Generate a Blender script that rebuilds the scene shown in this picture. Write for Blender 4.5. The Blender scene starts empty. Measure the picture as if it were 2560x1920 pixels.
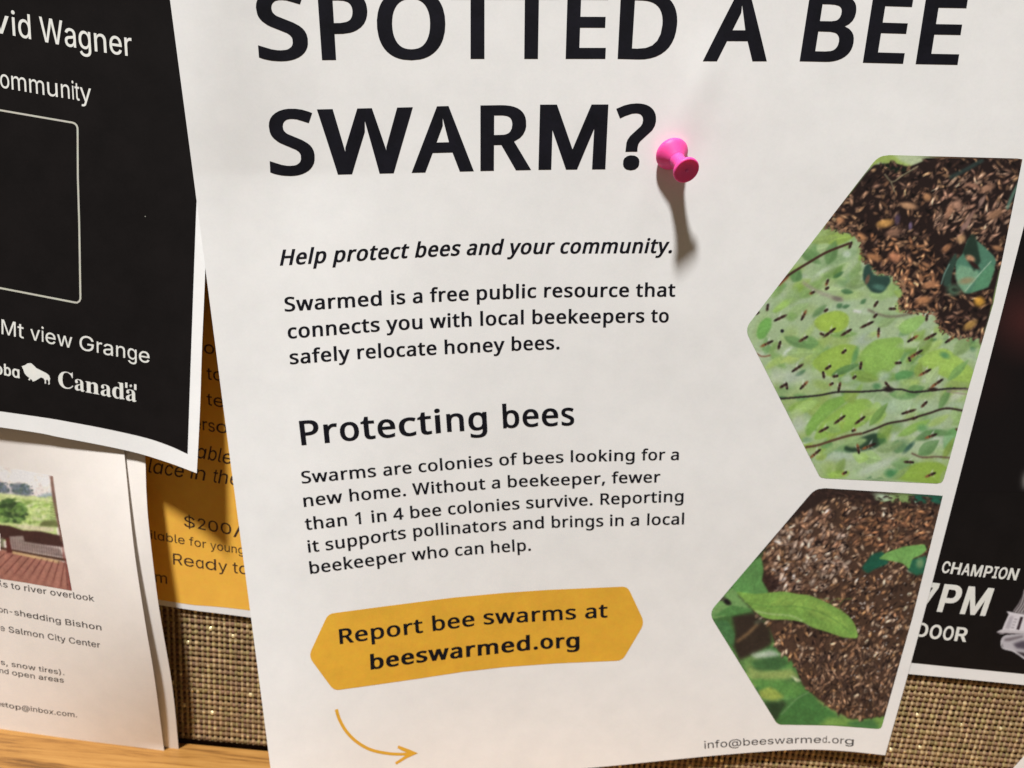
import bpy, math, random
import numpy as np
from mathutils import Vector, Matrix
from mathutils.geometry import delaunay_2d_cdt

# ------------------------------------------------------------------ camera
# World: the notice board is the plane y = 0, x to the right, z up, metres.
# The phone is held about 26 cm in front of it, looking 18 degrees down, rolled 5.3 degrees.
SC = bpy.context.scene
COL = SC.collection
W0, H0, FPX = 2560.0, 1920.0, 2217.0        # photograph frame and focal length in its pixels
DIST, PITCH, ROLL = 0.270, math.radians(18.0), math.radians(5.3)
Fv = Vector((0, math.cos(PITCH), -math.sin(PITCH)))
R0 = Vector((1, 0, 0)); U0 = Vector((0, math.sin(PITCH), math.cos(PITCH)))
Rv = R0 * math.cos(ROLL) + U0 * math.sin(ROLL)
Uv = -R0 * math.sin(ROLL) + U0 * math.cos(ROLL)
CAMP = -Fv * DIST
cam_d = bpy.data.cameras.new('camera')
cam_d.sensor_width = 36.0
cam_d.lens = 36.0 * FPX / W0
cam_d.clip_start = 0.005
cam_d.clip_end = 20.0
cam_d.dof.use_dof = True
cam_d.dof.focus_distance = 0.240
cam_d.dof.aperture_fstop = 16.0
cam = bpy.data.objects.new('camera', cam_d)
M = Matrix((Rv, Uv, -Fv)).transposed().to_4x4()
M.translation = CAMP
cam.matrix_world = M
COL.objects.link(cam)
SC.camera = cam

# ------------------------------------------------------------------ light
# Indoors: a small ceiling lamp high above the board, upper left, and warm room light all round.
world = bpy.data.worlds.new('World'); SC.world = world; world.use_nodes = True
bgn = world.node_tree.nodes['Background']
bgn.inputs['Color'].default_value = (1.0, 0.76, 0.52, 1)
bgn.inputs['Strength'].default_value = 0.14
LDIR = Vector((-0.49, -1.0, 2.6)).normalized()
lamp_d = bpy.data.lights.new('ceiling_lamp', 'AREA')
lamp_d.shape = 'DISK'; lamp_d.size = 0.27
lamp_d.energy = 188.0
lamp_d.color = (1.0, 0.982, 0.970)
lamp = bpy.data.objects.new('ceiling_lamp', lamp_d)
lamp.location = Vector((0.0, 0, 0.0)) + LDIR * 3.0
lamp.rotation_euler = (-LDIR).to_track_quat('-Z', 'Y').to_euler()
COL.objects.link(lamp)
SC.view_settings.view_transform = 'Standard'
SC.view_settings.look = 'None'
SC.view_settings.exposure = 0.0
SC.view_settings.gamma = 1.0

# ------------------------------------------------------------------ geometry helpers
CAMN = np.array(CAMP); RN = np.array(Rv); UN = np.array(Uv); FN = np.array(Fv)

def rays(P):
    P = np.asarray(P, float).reshape(-1, 2)
    return (FN[None] + ((P[:, 0] - W0 / 2) / FPX)[:, None] * RN[None]
            - ((P[:, 1] - H0 / 2) / FPX)[:, None] * UN[None])

def at_height(P, h):
    """points on the sheet that stands h metres off the board, measured from the photograph"""
    d = rays(P)
    t = (-h - CAMN[1]) / d[:, 1]
    return CAMN[None] + d * t[:, None]

def surf(hf, eps=0.0):
    def f(P):
        P = np.asarray(P, float).reshape(-1, 2)
        return at_height(P, (hf(P[:, 0], P[:, 1]) + eps) * 1e-3)
    return f

_led = at_height([(469, 1853), (667, 1871)], 0.0)
Z_LEDGE = float(_led[:, 2].mean())

def ledge_height(P):
    """how far off the board (mm) a measured point is when it lies on the top of the wooden ledge"""
    d = rays(P)
    t = (Z_LEDGE - CAMN[2]) / d[:, 2]
    return -(CAMN[1] + d[:, 1] * t) * 1e3

def link(name, me, mat=None, parent=None, smooth=True):
    if mat is not None: me.materials.append(mat)
    if smooth and len(me.polygons):
        me.polygons.foreach_set('use_smooth', np.ones(len(me.polygons), bool))
    o = bpy.data.objects.new(name, me); COL.objects.link(o)
    if parent is not None:
        o.parent = parent
        o.matrix_parent_inverse = parent.matrix_world.inverted()
    return o

def mesh(name, V, F, mat=None, parent=None, smooth=True):
    me = bpy.data.meshes.new(name)
    me.from_pydata([tuple(map(float, v)) for v in V], [], [tuple(map(int, f)) for f in F])
    me.update()
    return link(name, me, mat, parent, smooth)

def fast_mesh(name, V, Q, mat=None, parent=None, smooth=True):
    V = np.asarray(V, np.float32); Q = np.asarray(Q, np.int32)
    me = bpy.data.meshes.new(name)
    me.vertices.add(len(V)); me.vertices.foreach_set('co', V.ravel())
    k = Q.shape[1]
    me.loops.add(Q.size); me.loops.foreach_set('vertex_index', Q.ravel())
    me.polygons.add(len(Q))
    me.polygons.foreach_set('loop_start', np.arange(0, Q.size, k, dtype=np.int32))
    me.polygons.foreach_set('loop_total', np.full(len(Q), k, np.int32))
    me.update(calc_edges=True); me.validate()
    return link(name, me, mat, parent, smooth)

def empty(name, loc, label, cat, group=None):
    o = bpy.data.objects.new(name, None); o.empty_display_size = 0.01
    o.location = loc; COL.objects.link(o)
    bpy.context.view_layer.update()
    o['label'] = label; o['category'] = cat
    if group: o['group'] = group
    return o

def setcol(o, name, C):
    a = o.data.color_attributes.new(name, 'FLOAT_COLOR', 'POINT')
    C = np.asarray(C, np.float32)
    if C.shape[1] == 3: C = np.hstack([C, np.ones((len(C), 1), np.float32)])
    a.data.foreach_set('color', C.ravel())

def polyline(pts, n):
    pts = np.asarray(pts, float)
    d = np.r_[0, np.cumsum(np.hypot(*np.diff(pts, axis=0).T))]
    t = np.linspace(0, d[-1], n)
    return np.c_[np.interp(t, d, pts[:, 0]), np.interp(t, d, pts[:, 1])]

def smoothline(pts, n):
    """Catmull-Rom through the points, then resampled"""
    p = np.asarray(pts, float)
    if len(p) > 2:
        q = np.vstack([2 * p[0] - p[1], p, 2 * p[-1] - p[-2]]); out = []
        for i in range(1, len(q) - 2):
            for t in np.linspace(0, 1, 16, endpoint=False):
                a, b, c, d = q[i - 1], q[i], q[i + 1], q[i + 2]
                out.append(.5 * (2 * b + (c - a) * t + (2 * a - 5 * b + 4 * c - d) * t * t + (3 * b - a - 3 * c + d) * t ** 3))
        out.append(p[-1]); p = np.array(out)
    return polyline(p, n)

def sheet(name, left, right, top, bottom, sf, step, mat, parent, thick=0.0):
    """a curved sheet of paper spanned between its four edges (Coons patch)"""
    L0 = np.asarray(left, float); B0 = np.asarray(bottom, float)
    nv = max(2, int(np.hypot(*(L0[-1] - L0[0])) / step) + 1)
    nu = max(2, int(np.hypot(*(B0[-1] - B0[0])) / step) + 1)
    L, R_ = smoothline(left, nv), smoothline(right, nv)
    T, B = smoothline(top, nu), smoothline(bottom, nu)
    u = np.linspace(0, 1, nu)[None, :, None]; v = np.linspace(0, 1, nv)[:, None, None]
    P = ((1 - u) * L[:, None] + u * R_[:, None] + (1 - v) * T[None] + v * B[None]
         - ((1 - u) * (1 - v) * T[0] + u * (1 - v) * T[-1] + (1 - u) * v * B[0] + u * v * B[-1]))
    V = sf(P.reshape(-1, 2))
    i = np.arange(nv * nu).reshape(nv, nu)
    Q = np.stack([i[1:, :-1], i[1:, 1:], i[:-1, 1:], i[:-1, :-1]], -1).reshape(-1, 4)
    if thick:                                  # back face and cut edges, with vertices of their own so the edges stay crisp
        n = len(V); Bk = V + np.array([0, thick, 0]); V0 = V
        V = np.vstack([V0, Bk]); Q = np.vstack([Q, Q[:, ::-1] + n])
        ring = np.r_[i[0, :], i[1:, -1], i[-1, -2::-1], i[-2:0:-1, 0]]; nx_ = np.roll(ring, -1); m = len(V); k = len(ring)
        V = np.vstack([V, V0[ring], Bk[ring]]); a = np.arange(k); b2 = np.roll(a, -1)
        Q = np.vstack([Q, np.stack([m + a, m + b2, m + k + b2, m + k + a], 1)])
    return fast_mesh(name, V, Q, mat, parent)

def dense(loop, mx):
    out = []; n = len(loop)
    for i in range(n):
        a = np.array(loop[i], float); b = np.array(loop[(i + 1) % n], float)
        k = max(1, int(math.ceil(np.hypot(*(b - a)) / mx)))
        for j in range(k): out.append(a + (b - a) * j / k)
    return out

def fill(loops, mx):
    """triangulate outlines by the nonzero winding rule with inner points so that they follow a curved sheet"""
    pts = []; edges = []; dl = []
    for lp in loops:
        d = dense(lp, mx); s = len(pts); n = len(d)
        pts += d; dl.append(np.array(d))
        edges += [(s + k, s + (k + 1) % n) for k in range(n)]
    A = np.array(pts); lo, hi = A.min(0), A.max(0)
    for x in np.arange(lo[0] + mx * .5, hi[0], mx):
        for y in np.arange(lo[1] + mx * .5, hi[1], mx):
            pts.append(np.array((x + .013 * mx, y + .007 * mx)))
    r = delaunay_2d_cdt([Vector((float(p[0]), float(p[1]))) for p in pts], edges, [], 0, 1e-4)
    V = np.array([(v.x, v.y) for v in r[0]]); T = np.array([t for t in r[2] if len(t) == 3])
    c = V[T].mean(1)
    w = np.zeros(len(c))
    for d in dl:
        a = d; b = np.roll(d, -1, 0)
        for (ax, ay), (bx, by) in zip(a, b):
            up = (ay <= c[:, 1]) & (by > c[:, 1]); dn = (ay > c[:, 1]) & (by <= c[:, 1])
            cr = (bx - ax) * (c[:, 1] - ay) - (c[:, 0] - ax) * (by - ay)
            w += np.where(up & (cr > 0), 1, 0) - np.where(dn & (cr < 0), 1, 0)
    big = max(dl, key=lambda d: abs(area(d)))
    s = 1 if area(big) > 0 else -1
    T = T[w * s > 0]
    e = V[T]; ar = ((e[:, 1, 0] - e[:, 0, 0]) * (e[:, 2, 1] - e[:, 0, 1]) - (e[:, 2, 0] - e[:, 0, 0]) * (e[:, 1, 1] - e[:, 0, 1]))
    T = T[np.abs(ar) > 1e-9]
    used = np.unique(T); mp = np.full(len(V), -1); mp[used] = np.arange(len(used))
    return V[used], mp[T]

def area(d):
    d = np.asarray(d, float); b = np.roll(d, -1, 0)
    return .5 * float(np.sum(d[:, 0] * b[:, 1] - b[:, 0] * d[:, 1]))

def orient(V, T):
    e = V[T]; ar = ((e[:, 1, 0] - e[:, 0, 0]) * (e[:, 2, 1] - e[:, 0, 1]) - (e[:, 2, 0] - e[:, 0, 0]) * (e[:, 1, 1] - e[:, 0, 1]))
    T = T.copy(); fl = ar > 0          # photograph y runs down: the camera side needs negative area
    T[fl] = T[fl][:, ::-1]
    return T

def shape(name, loops, sf, mat, parent, mx=14):
    V, T = fill(loops, mx)
    return fast_mesh(name, sf(V), orient(V, T), mat, parent)

def rounded(poly, r, n=6):
    p = np.asarray(poly, float); out = []; k = len(p)
    rr = r if hasattr(r, '__len__') else [r] * k
    for i in range(k):
        a, b, c = p[i - 1], p[i], p[(i + 1) % k]
        da, dc = a - b, c - b
        la, lc = np.hypot(*da), np.hypot(*dc)
        q = min(rr[i], la * .45, lc * .45)
        if q < .5: out.append(b); continue
        s, e = b + da / la * q, b + dc / lc * q
        for t in np.linspace(0, 1, n):
            out.append((1 - t) ** 2 * s + 2 * t * (1 - t) * b + t * t * e)
    return out

def ribbon(pts, w):
    p = np.asarray(pts, float); t = np.gradient(p, axis=0); t /= np.hypot(t[:, 0], t[:, 1])[:, None]
    nn = np.c_[-t[:, 1], t[:, 0]]; w = np.broadcast_to(np.asarray(w, float), (len(p),))[:, None] / 2
    return list(p + nn * w) + list((p - nn * w)[::-1])

# ------------------------------------------------------------------ lettering
# letter outlines: advance, then outlines as x,y points with the capital height = 1000
GLYPHS = {
 'N': {
  ' ': (364, ''),
  ',': (375, '57,-181 127,162 259,162 269,147 162,-150 148,-181'),
  '.': (375, '186,-20 148,-12 117,13 105,40 102,95 110,127 126,148 160,166 200,169 238,156 258,139 270,112 275,76 265,25 249,3 226,-12'),
  '1': (801, '377,0 382,871 296,794 189,707 125,790 395,1000 497,1000 497,0'),
  '4': (801, '508,0 508,227 29,227 29,332 500,1006 627,1006 627,338 773,338 773,227 627,227 627,0|150,338 508,338 515,874 510,874 450,765'),
  '?': (608, '196,282 203,395 217,441 254,499 420,659 446,707 454,766 447,815 426,854 391,883 344,900 284,906 208,900 80,857 60,847 17,945 114,986 198,1007 293,1014 344,1011 390,1003 431,990 467,972 499,948 525,920 545,888 560,852 569,812 571,744 558,680 521,611 335,433 306,386 294,321 294,282|251,-20 210,-12 188,3 173,25 165,57 168,112 180,139 210,162 236,169 277,166 311,148 327,127 335,95 332,40 320,13 289,-12'),
  'A': (895, '0,0 391,1004 504,1004 894,0 763,0 643,310 246,310 127,0|289,422 605,422 445,874 402,724'),
  'B': (910, '136,0 136,1000 493,998 557,991 614,980 663,965 705,945 740,919 767,887 786,849 797,804 801,752 793,686 770,630 731,584 678,551 646,539 611,531 611,524 682,506 744,476 793,430 816,391 830,342 835,284 831,232 820,185 801,143 775,106 742,74 702,48 656,27 605,12 549,3 487,0|262,574 495,576 572,589 601,601 623,616 654,655 669,707 669,769 662,797 650,820 634,840 613,856 587,869 518,886 427,892 262,892|262,106 464,106 557,115 594,125 624,140 648,158 667,180 682,205 692,232 700,294 692,352 681,377 666,400 646,421 621,438 590,452 506,467 262,469'),
  'D': (1022, '136,0 136,1000 503,998 611,980 660,964 706,944 748,919 786,891 821,858 851,821 877,779 898,734 915,684 927,630 935,572 937,510 931,413 915,327 887,251 849,184 799,128 739,82 671,46 594,21 509,5 415,0|262,108 398,108 544,124 658,171 739,251 788,362 804,506 800,581 788,649 768,707 741,757 705,799 662,833 613,859 557,877 495,888 426,892 262,892'),
  'E': (779, '136,0 136,1000 695,1000 695,889 262,889 262,577 669,577 669,468 262,468 262,111 695,111 695,0'),
  'H': (1038, '136,0 136,1000 262,1000 262,577 775,577 775,1000 901,1000 901,0 775,0 775,466 262,466 262,0'),
  'M': (1270, '136,0 136,1000 322,1000 630,181 636,181 950,1000 1134,1000 1134,0 1010,0 1020,875 1014,875 681,0 577,0 248,877 242,877 252,606 252,0'),
  'O': (1094, '548,-14 432,-4 380,9 332,27 289,50 250,78 215,110 185,146 158,187 136,231 118,279 104,330 87,442 87,563 104,674 118,724 136,772 158,816 185,856 215,891 250,923 289,951 333,974 380,992 432,1005 488,1013 607,1013 661,1005 712,992 758,975 801,952 840,924 875,892 906,857 933,817 956,772 975,725 1000,619 1008,501 1000,383 975,278 956,230 933,186 906,146 875,110 840,78 801,50 758,27 711,9 661,-4|548,95 612,100 670,113 719,134 762,165 797,204 825,250 847,304 863,363 872,429 875,501 872,574 863,640 847,699 825,751 797,798 762,836 720,866 670,888 613,900 549,905 485,900 428,888 378,866 335,836 299,798 270,751 247,699 231,640 222,574 218,501 222,429 231,363 247,304 270,250 298,204 334,165 377,134 426,113 483,100'),
  'P': (847, '136,0 136,1000 401,1000 475,997 540,988 598,972 646,951 686,923 719,890 744,851 762,808 772,759 776,706 770,641 752,580 722,523 676,474 614,434 577,418 534,405 434,391 262,389 262,0|262,497 417,499 508,514 545,527 576,543 601,564 620,591 634,622 643,659 646,700 643,737 636,770 623,799 606,824 584,845 557,862 484,885 389,892 262,892'),
  'R': (871, '136,0 136,1000 412,1000 482,997 545,989 600,975 648,955 687,929 719,898 744,861 762,818 772,770 775,685 765,629 734,562 689,511 596,456 576,448 850,0 703,0 461,413 262,413 262,0|262,520 458,522 499,527 534,537 565,551 590,568 610,589 637,642 646,710 643,747 636,779 624,807 608,831 587,849 561,864 529,876 451,889 262,891'),
  'S': (769, '346,-14 220,-6 113,17 71,34 71,154 197,113 288,98 352,95 432,102 466,111 495,123 541,157 557,178 568,202 575,228 574,293 564,325 534,365 484,401 250,503 211,525 149,576 126,604 107,637 94,674 84,759 91,819 110,872 142,917 185,954 237,983 299,1003 367,1013 467,1012 555,999 656,968 679,958 640,850 503,894 427,903 365,902 305,889 280,878 242,846 219,806 211,758 219,703 232,674 267,636 301,613 526,516 602,471 642,437 672,398 692,352 702,298 699,217 688,170 668,129 641,92 606,60 565,34 518,13 466,-2 409,-11'),
  'T': (779, '326,0 326,889 14,889 14,1000 763,1000 763,889 452,889 452,0'),
  'W': (1303, '282,0 17,1000 148,1000 349,173 352,151 405,396 581,1000 711,1000 929,264 950,151 999,391 1153,1000 1284,1000 1018,0 891,0 646,853 598,651 409,0'),
  'a': (786, '301,-14 262,-12 191,5 132,40 107,64 89,93 75,127 67,165 64,209 68,251 79,290 96,325 121,355 153,382 192,404 238,422 293,435 355,444 552,452 550,532 537,589 526,611 494,641 450,658 396,664 328,658 223,624 185,606 147,699 237,737 346,760 403,763 455,761 502,754 542,742 577,725 606,703 630,676 649,643 662,605 670,561 672,0 583,0 559,106 553,106 493,44 450,15 401,-3 338,-13|329,85 400,94 432,104 461,119 487,138 510,161 528,189 540,221 548,258 550,367 387,359 303,344 271,332 246,318 226,301 211,281 194,235 193,183 206,144 230,115 265,96'),
  'b': (861, '475,-14 409,-9 354,7 290,46 242,95 232,95 207,0 119,0 119,1064 242,1064 235,651 242,651 272,687 309,718 354,743 409,758 475,763 529,759 578,748 623,728 663,701 700,666 730,623 754,573 771,515 781,449 784,375 781,302 771,236 754,178 730,127 699,84 663,49 622,21 577,2 528,-10|457,88 495,91 529,100 559,115 585,136 607,162 625,195 639,232 649,275 655,323 657,377 649,479 624,559 584,616 527,650 454,661 409,658 370,650 337,636 310,617 289,592 272,562 259,525 244,434 244,321 259,231 271,194 288,162 309,135 337,115 370,100 410,91'),
  'c': (672, '420,-14 344,-8 275,12 213,45 186,66 140,120 105,189 84,272 77,371 84,474 107,560 123,597 165,659 218,706 281,739 351,758 429,765 539,753 612,731 626,724 588,622 475,653 426,657 346,645 284,611 240,555 213,475 204,373 213,274 224,232 239,196 258,165 282,139 310,118 342,104 378,95 466,94 581,122 613,136 613,27 530,-4 445,-14'),
  'd': (861, '385,-14 331,-10 282,2 237,21 197,48 161,83 131,126 107,177 90,235 80,300 77,374 80,447 91,513 108,572 131,623 162,666 198,702 238,729 283,749 333,761 387,765 451,760 505,744 550,719 588,689 619,654 627,654 619,765 619,1064 742,1064 742,0 643,0 625,101 619,101 589,65 529,20 479,-2 419,-13|405,88 450,91 489,99 522,112 550,130 572,153 590,182 613,255 619,300 619,426 604,517 591,555 574,588 553,615 525,635 491,650 450,659 403,662 366,659 332,650 302,634 276,612 254,583 236,550 222,511 212,469 204,371 212,273 222,231 236,195 254,162 276,136 302,115 332,100 366,91'),
  'e': (790, '438,-14 357,-7 284,14 250,29 219,48 190,71 142,126 106,195 93,234 84,276 77,370 84,463 103,545 136,615 180,672 235,717 298,748 370,763 447,763 515,750 575,723 625,684 665,634 695,573 713,503 718,426 718,352 204,352 208,303 216,259 229,221 247,187 270,158 297,134 327,115 362,102 401,94 499,93 593,110 685,143 685,35 594,3 468,-14|207,450 590,450 583,520 574,551 546,604 526,626 502,642 475,654 408,664 374,662 343,655 290,628 249,583 222,523'),
  'f': (482, '153,0 153,655 21,655 21,713 153,755 155,853 163,902 176,944 194,979 217,1008 245,1031 277,1048 313,1061 352,1069 447,1069 542,1046 510,950 398,971 354,964 335,956 306,929 295,911 281,863 276,751 465,751 465,655 276,655 276,0'),
  'g': (861, '406,-336 284,-329 180,-306 136,-289 136,-175 182,-196 233,-213 349,-232 450,-232 484,-225 541,-198 565,-177 585,-153 601,-125 612,-94 618,-60 625,99 619,99 586,59 546,27 499,4 446,-9 387,-14 331,-10 280,2 235,23 194,51 159,88 129,132 107,183 90,240 80,304 77,374 80,443 90,506 107,563 129,614 159,659 194,697 234,727 280,748 330,760 385,765 469,755 519,737 564,710 603,673 620,651 627,651 644,751 742,751 742,-13 739,-74 729,-129 713,-177 690,-219 660,-255 624,-284 580,-307 530,-323 471,-333|405,87 448,89 486,97 519,109 547,126 570,148 589,175 603,208 614,248 620,293 620,432 603,527 588,564 569,595 545,618 516,637 483,650 445,658 402,661 366,658 334,649 304,634 279,613 256,586 238,554 223,516 213,473 204,373 213,272 223,230 237,192 256,160 278,134 304,113 334,99 367,90'),
  'h': (866, '119,0 119,1064 242,1064 238,667 235,647 244,647 277,689 319,721 394,753 449,762 530,761 576,753 618,740 653,722 683,698 708,669 727,633 741,592 749,543 752,489 752,0 630,0 630,480 624,545 603,596 570,632 523,654 462,661 415,658 374,650 339,636 311,616 289,590 272,560 259,524 244,438 242,0'),
  'i': (361, '182,875 149,882 130,895 117,914 109,954 117,995 139,1020 170,1031 203,1029 232,1013 246,995 254,954 246,914 223,888 193,876|119,0 119,751 242,751 242,0'),
  'k': (748, '119,0 119,1064 241,1064 235,387 241,387 331,497 570,751 714,751 410,430 735,0 587,0 326,350 241,276 241,0'),
  'l': (361, '119,0 119,1064 242,1064 242,0'),
  'm': (1310, '119,0 119,751 218,751 237,648 244,648 276,691 315,723 362,746 438,764 531,760 586,745 632,719 668,684 695,639 702,639 736,685 780,720 831,745 886,760 943,765 991,762 1034,754 1072,741 1105,723 1133,700 1156,670 1173,635 1186,592 1194,544 1196,0 1074,0 1074,483 1068,547 1050,597 1019,633 977,654 922,661 880,659 844,651 813,638 787,621 765,598 749,571 735,538 720,460 718,0 597,0 597,483 590,547 572,597 541,633 498,654 443,661 400,658 363,650 332,636 306,616 286,591 270,561 249,485 242,389 242,0'),
  'n': (866, '119,0 119,751 218,751 237,648 244,648 277,691 320,723 371,746 452,764 532,762 577,754 618,741 653,723 683,700 708,670 727,635 741,592 749,544 752,489 752,0 630,0 630,480 624,545 603,596 570,632 523,654 462,661 415,658 375,650 340,636 312,616 290,591 273,561 259,525 244,440 242,0'),
  'o': (847, '422,-14 345,-7 276,15 215,51 163,101 141,131 106,201 84,283 77,377 81,448 92,512 111,570 137,620 171,664 211,700 257,728 308,749 364,761 426,765 504,757 574,736 635,699 663,676 709,620 728,588 756,512 765,470 772,377 768,306 757,241 738,183 711,132 677,88 637,51 591,23 540,2 483,-10|424,88 467,91 505,101 539,116 567,138 591,166 610,199 625,237 636,279 644,377 636,474 625,516 610,553 591,585 567,613 539,634 505,649 466,658 423,661 380,658 341,649 308,634 280,613 256,585 238,553 223,516 213,474 204,377 213,279 223,237 238,199 257,166 281,138 309,116 342,101 381,91'),
  'p': (861, '119,-336 119,751 220,751 237,648 242,648 290,702 331,731 380,753 441,763 476,765 529,761 578,749 623,730 664,703 700,668 730,625 754,575 771,517 781,451 784,377 781,304 771,238 754,180 730,129 700,85 663,50 623,22 578,2 529,-10 441,-13 381,-2 331,19 272,62 242,95 234,95 242,-28 242,-336|457,88 508,94 551,112 586,142 614,181 635,229 649,284 657,378 655,428 649,473 639,514 625,551 607,584 585,612 559,633 528,649 493,658 454,661 411,658 373,651 340,638 314,620 292,597 275,568 252,495 245,451 242,377 250,276 259,233 271,196 288,163 309,136 337,115 370,100 410,91'),
  'r': (578, '119,0 119,751 220,751 234,613 239,613 272,660 333,720 383,749 439,763 557,756 542,643 461,653 416,648 373,632 334,608 285,555 253,485 242,401 242,0'),
  's': (671, '308,-14 197,-6 110,17 73,34 73,146 181,104 259,88 311,85 378,90 428,105 462,128 482,159 489,196 479,237 446,273 332,331 159,409 99,465 76,520 71,566 75,602 84,635 99,664 121,690 149,713 182,732 219,746 304,763 406,763 505,746 592,714 550,616 430,655 345,664 290,660 246,648 215,629 195,604 189,573 201,529 226,503 504,375 570,322 591,290 604,252 608,207 605,166 595,128 579,95 556,67 527,42 492,22 453,6 409,-5 361,-12'),
  't': (506, '349,-14 281,-7 240,6 203,27 173,58 149,99 134,152 129,218 129,655 22,655 22,714 130,763 179,923 252,923 252,751 469,751 469,655 252,655 253,195 264,152 273,134 299,108 331,92 475,102 475,8 362,-14'),
  'u': (866, '384,-14 332,-11 286,-4 245,9 209,28 179,51 155,80 135,116 122,157 113,205 111,751 235,751 235,268 242,203 262,153 295,117 342,95 402,88 449,91 489,99 524,113 553,133 575,158 592,189 606,224 616,264 623,360 623,751 746,751 746,0 646,0 627,99 622,99 588,57 546,25 495,3 441,-10'),
  'v': (711, '284,0 0,751 132,751 352,109 357,109 420,308 580,751 711,751 426,0'),
  'w': (1101, '221,1 15,752 143,752 296,127 301,127 352,329 485,752 619,752 796,146 798,129 804,129 854,352 959,752 1085,752 877,1 732,1 552,623 546,623 496,423 361,1'),
  'y': (714, '118,-336 15,-325 15,-227 98,-235 146,-229 185,-212 231,-166 265,-102 304,-3 1,751 133,751 340,196 359,119 364,119 429,325 581,751 714,751 374,-144 356,-182 313,-246 289,-273 262,-296 232,-313 198,-326 159,-334'),
 },
 'I': {
  ' ': (369, ''),
  '$': (878, '397,-146 397,1146 481,1146 481,-146|440,-17 338,-9 251,18 213,38 179,61 150,88 126,118 105,152 90,188 80,227 75,268 205,268 217,216 228,193 260,155 302,126 354,107 410,98 473,98 534,109 562,118 610,145 648,181 671,224 679,274 673,317 653,352 622,379 559,412 303,489 251,512 207,538 169,568 140,603 119,641 106,684 102,732 105,773 113,811 127,847 147,880 172,910 201,936 270,979 353,1005 446,1013 540,1005 582,994 657,959 717,911 741,882 761,850 775,817 784,781 788,743 663,743 656,778 642,810 621,837 594,860 562,878 526,891 486,899 411,900 354,889 306,869 268,840 241,803 228,761 228,714 234,692 257,656 292,627 397,582 565,536 660,496 726,450 761,411 776,388 796,336 803,272 800,233 792,195 779,159 760,125 736,94 707,66 674,42 636,21 593,4 546,-8 495,-15'),
  ')': (537, '73,-189 169,35 213,182 235,318 240,406 235,508 208,672 180,785 143,898 73,1060 190,1060 237,971 279,867 327,696 349,576 362,406 359,331 351,256 337,180 293,30 229,-117 190,-189'),
  ',': (369, '74,-235 133,140 269,140 166,-235'),
  '-': (891, '662,481 662,369 224,369 224,481'),
  '.': (369, '187,-9 153,-2 124,17 104,46 97,81 104,115 124,144 153,164 187,170 222,164 251,144 271,115 277,81 271,46 251,17 222,-2'),
  '/': (490, '462,1047 140,-150 28,-150 350,1047'),
  '0': (891, '446,-13 392,-10 342,2 297,21 255,47 218,81 186,122 158,169 135,223 117,283 104,349 94,499 104,649 118,716 136,776 159,830 187,878 219,918 256,952 298,979 343,998 392,1010 446,1013 499,1010 548,998 594,979 635,952 672,918 704,878 732,830 755,776 773,716 786,649 794,577 797,499 794,421 786,349 773,283 755,223 732,169 705,122 673,81 636,47 594,21 549,2 499,-10|446,97 481,100 513,109 543,124 570,145 595,171 616,203 634,240 661,330 674,438 674,561 661,670 634,760 616,797 595,829 570,855 543,876 513,891 481,900 446,903 410,900 377,891 348,876 320,855 296,829 275,797 257,760 230,670 216,561 216,438 230,330 257,240 275,203 296,171 320,145 348,124 377,109 410,100'),
  '2': (891, '126,0 126,93 555,555 611,642 625,685 630,730 623,780 605,823 575,857 537,883 491,898 440,903 385,897 339,880 301,851 273,813 255,766 250,711 129,711 131,755 139,796 152,834 169,869 192,902 218,930 248,955 281,976 318,992 357,1004 398,1011 486,1011 527,1004 565,992 601,976 634,956 663,932 710,875 727,842 739,808 747,771 748,705 738,651 702,569 634,475 525,353 300,119 300,111 765,111 765,0'),
  '7': (891, '191,0 636,881 636,889 122,889 122,1000 768,1000 768,882 324,0'),
  '@': (1329, '699,-266 627,-263 559,-255 495,-242 435,-224 380,-201 329,-173 283,-141 241,-103 203,-62 171,-15 143,36 120,91 102,150 89,214 79,352 82,422 90,487 103,550 121,608 144,663 172,714 204,760 241,802 283,840 328,872 378,901 432,924 490,943 552,956 617,964 753,964 815,955 874,942 929,922 979,898 1025,870 1067,837 1105,801 1139,761 1168,719 1213,627 1229,577 1247,475 1247,351 1235,244 1219,179 1195,121 1159,75 1138,56 1113,40 1052,23 956,27 917,39 866,70 843,99 831,134 826,134 816,113 784,75 739,44 710,33 678,27 642,25 599,28 560,36 525,50 493,69 464,94 440,122 419,154 401,190 378,270 370,358 379,444 406,520 426,554 449,584 476,611 505,633 538,651 573,664 609,672 680,673 734,661 777,639 818,601 824,601 824,658 931,658 932,197 943,162 965,133 998,118 1041,118 1062,124 1094,149 1117,191 1132,250 1142,373 1140,467 1126,550 1114,591 1098,630 1055,701 1028,734 997,764 926,813 884,833 839,849 791,860 738,867 626,867 573,860 523,849 476,834 432,814 392,791 355,763 292,696 266,657 225,567 200,465 192,350 200,233 225,130 266,41 293,2 323,-33 358,-64 396,-91 438,-114 484,-133 533,-148 586,-159 642,-166 757,-165 962,-115 991,-210 888,-242 752,-264|648,128 706,134 730,142 770,168 786,186 810,233 824,292 829,363 824,434 809,489 784,528 749,554 704,568 650,573 599,566 556,545 521,512 496,469 480,419 475,363 485,274 503,221 530,178 568,146 592,136 618,130'),
  'A': (943, '32,0 396,1000 543,1000 910,0 777,0 506,775 456,940 482,940 374,595 167,0|216,279 216,391 727,391 727,279'),
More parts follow.
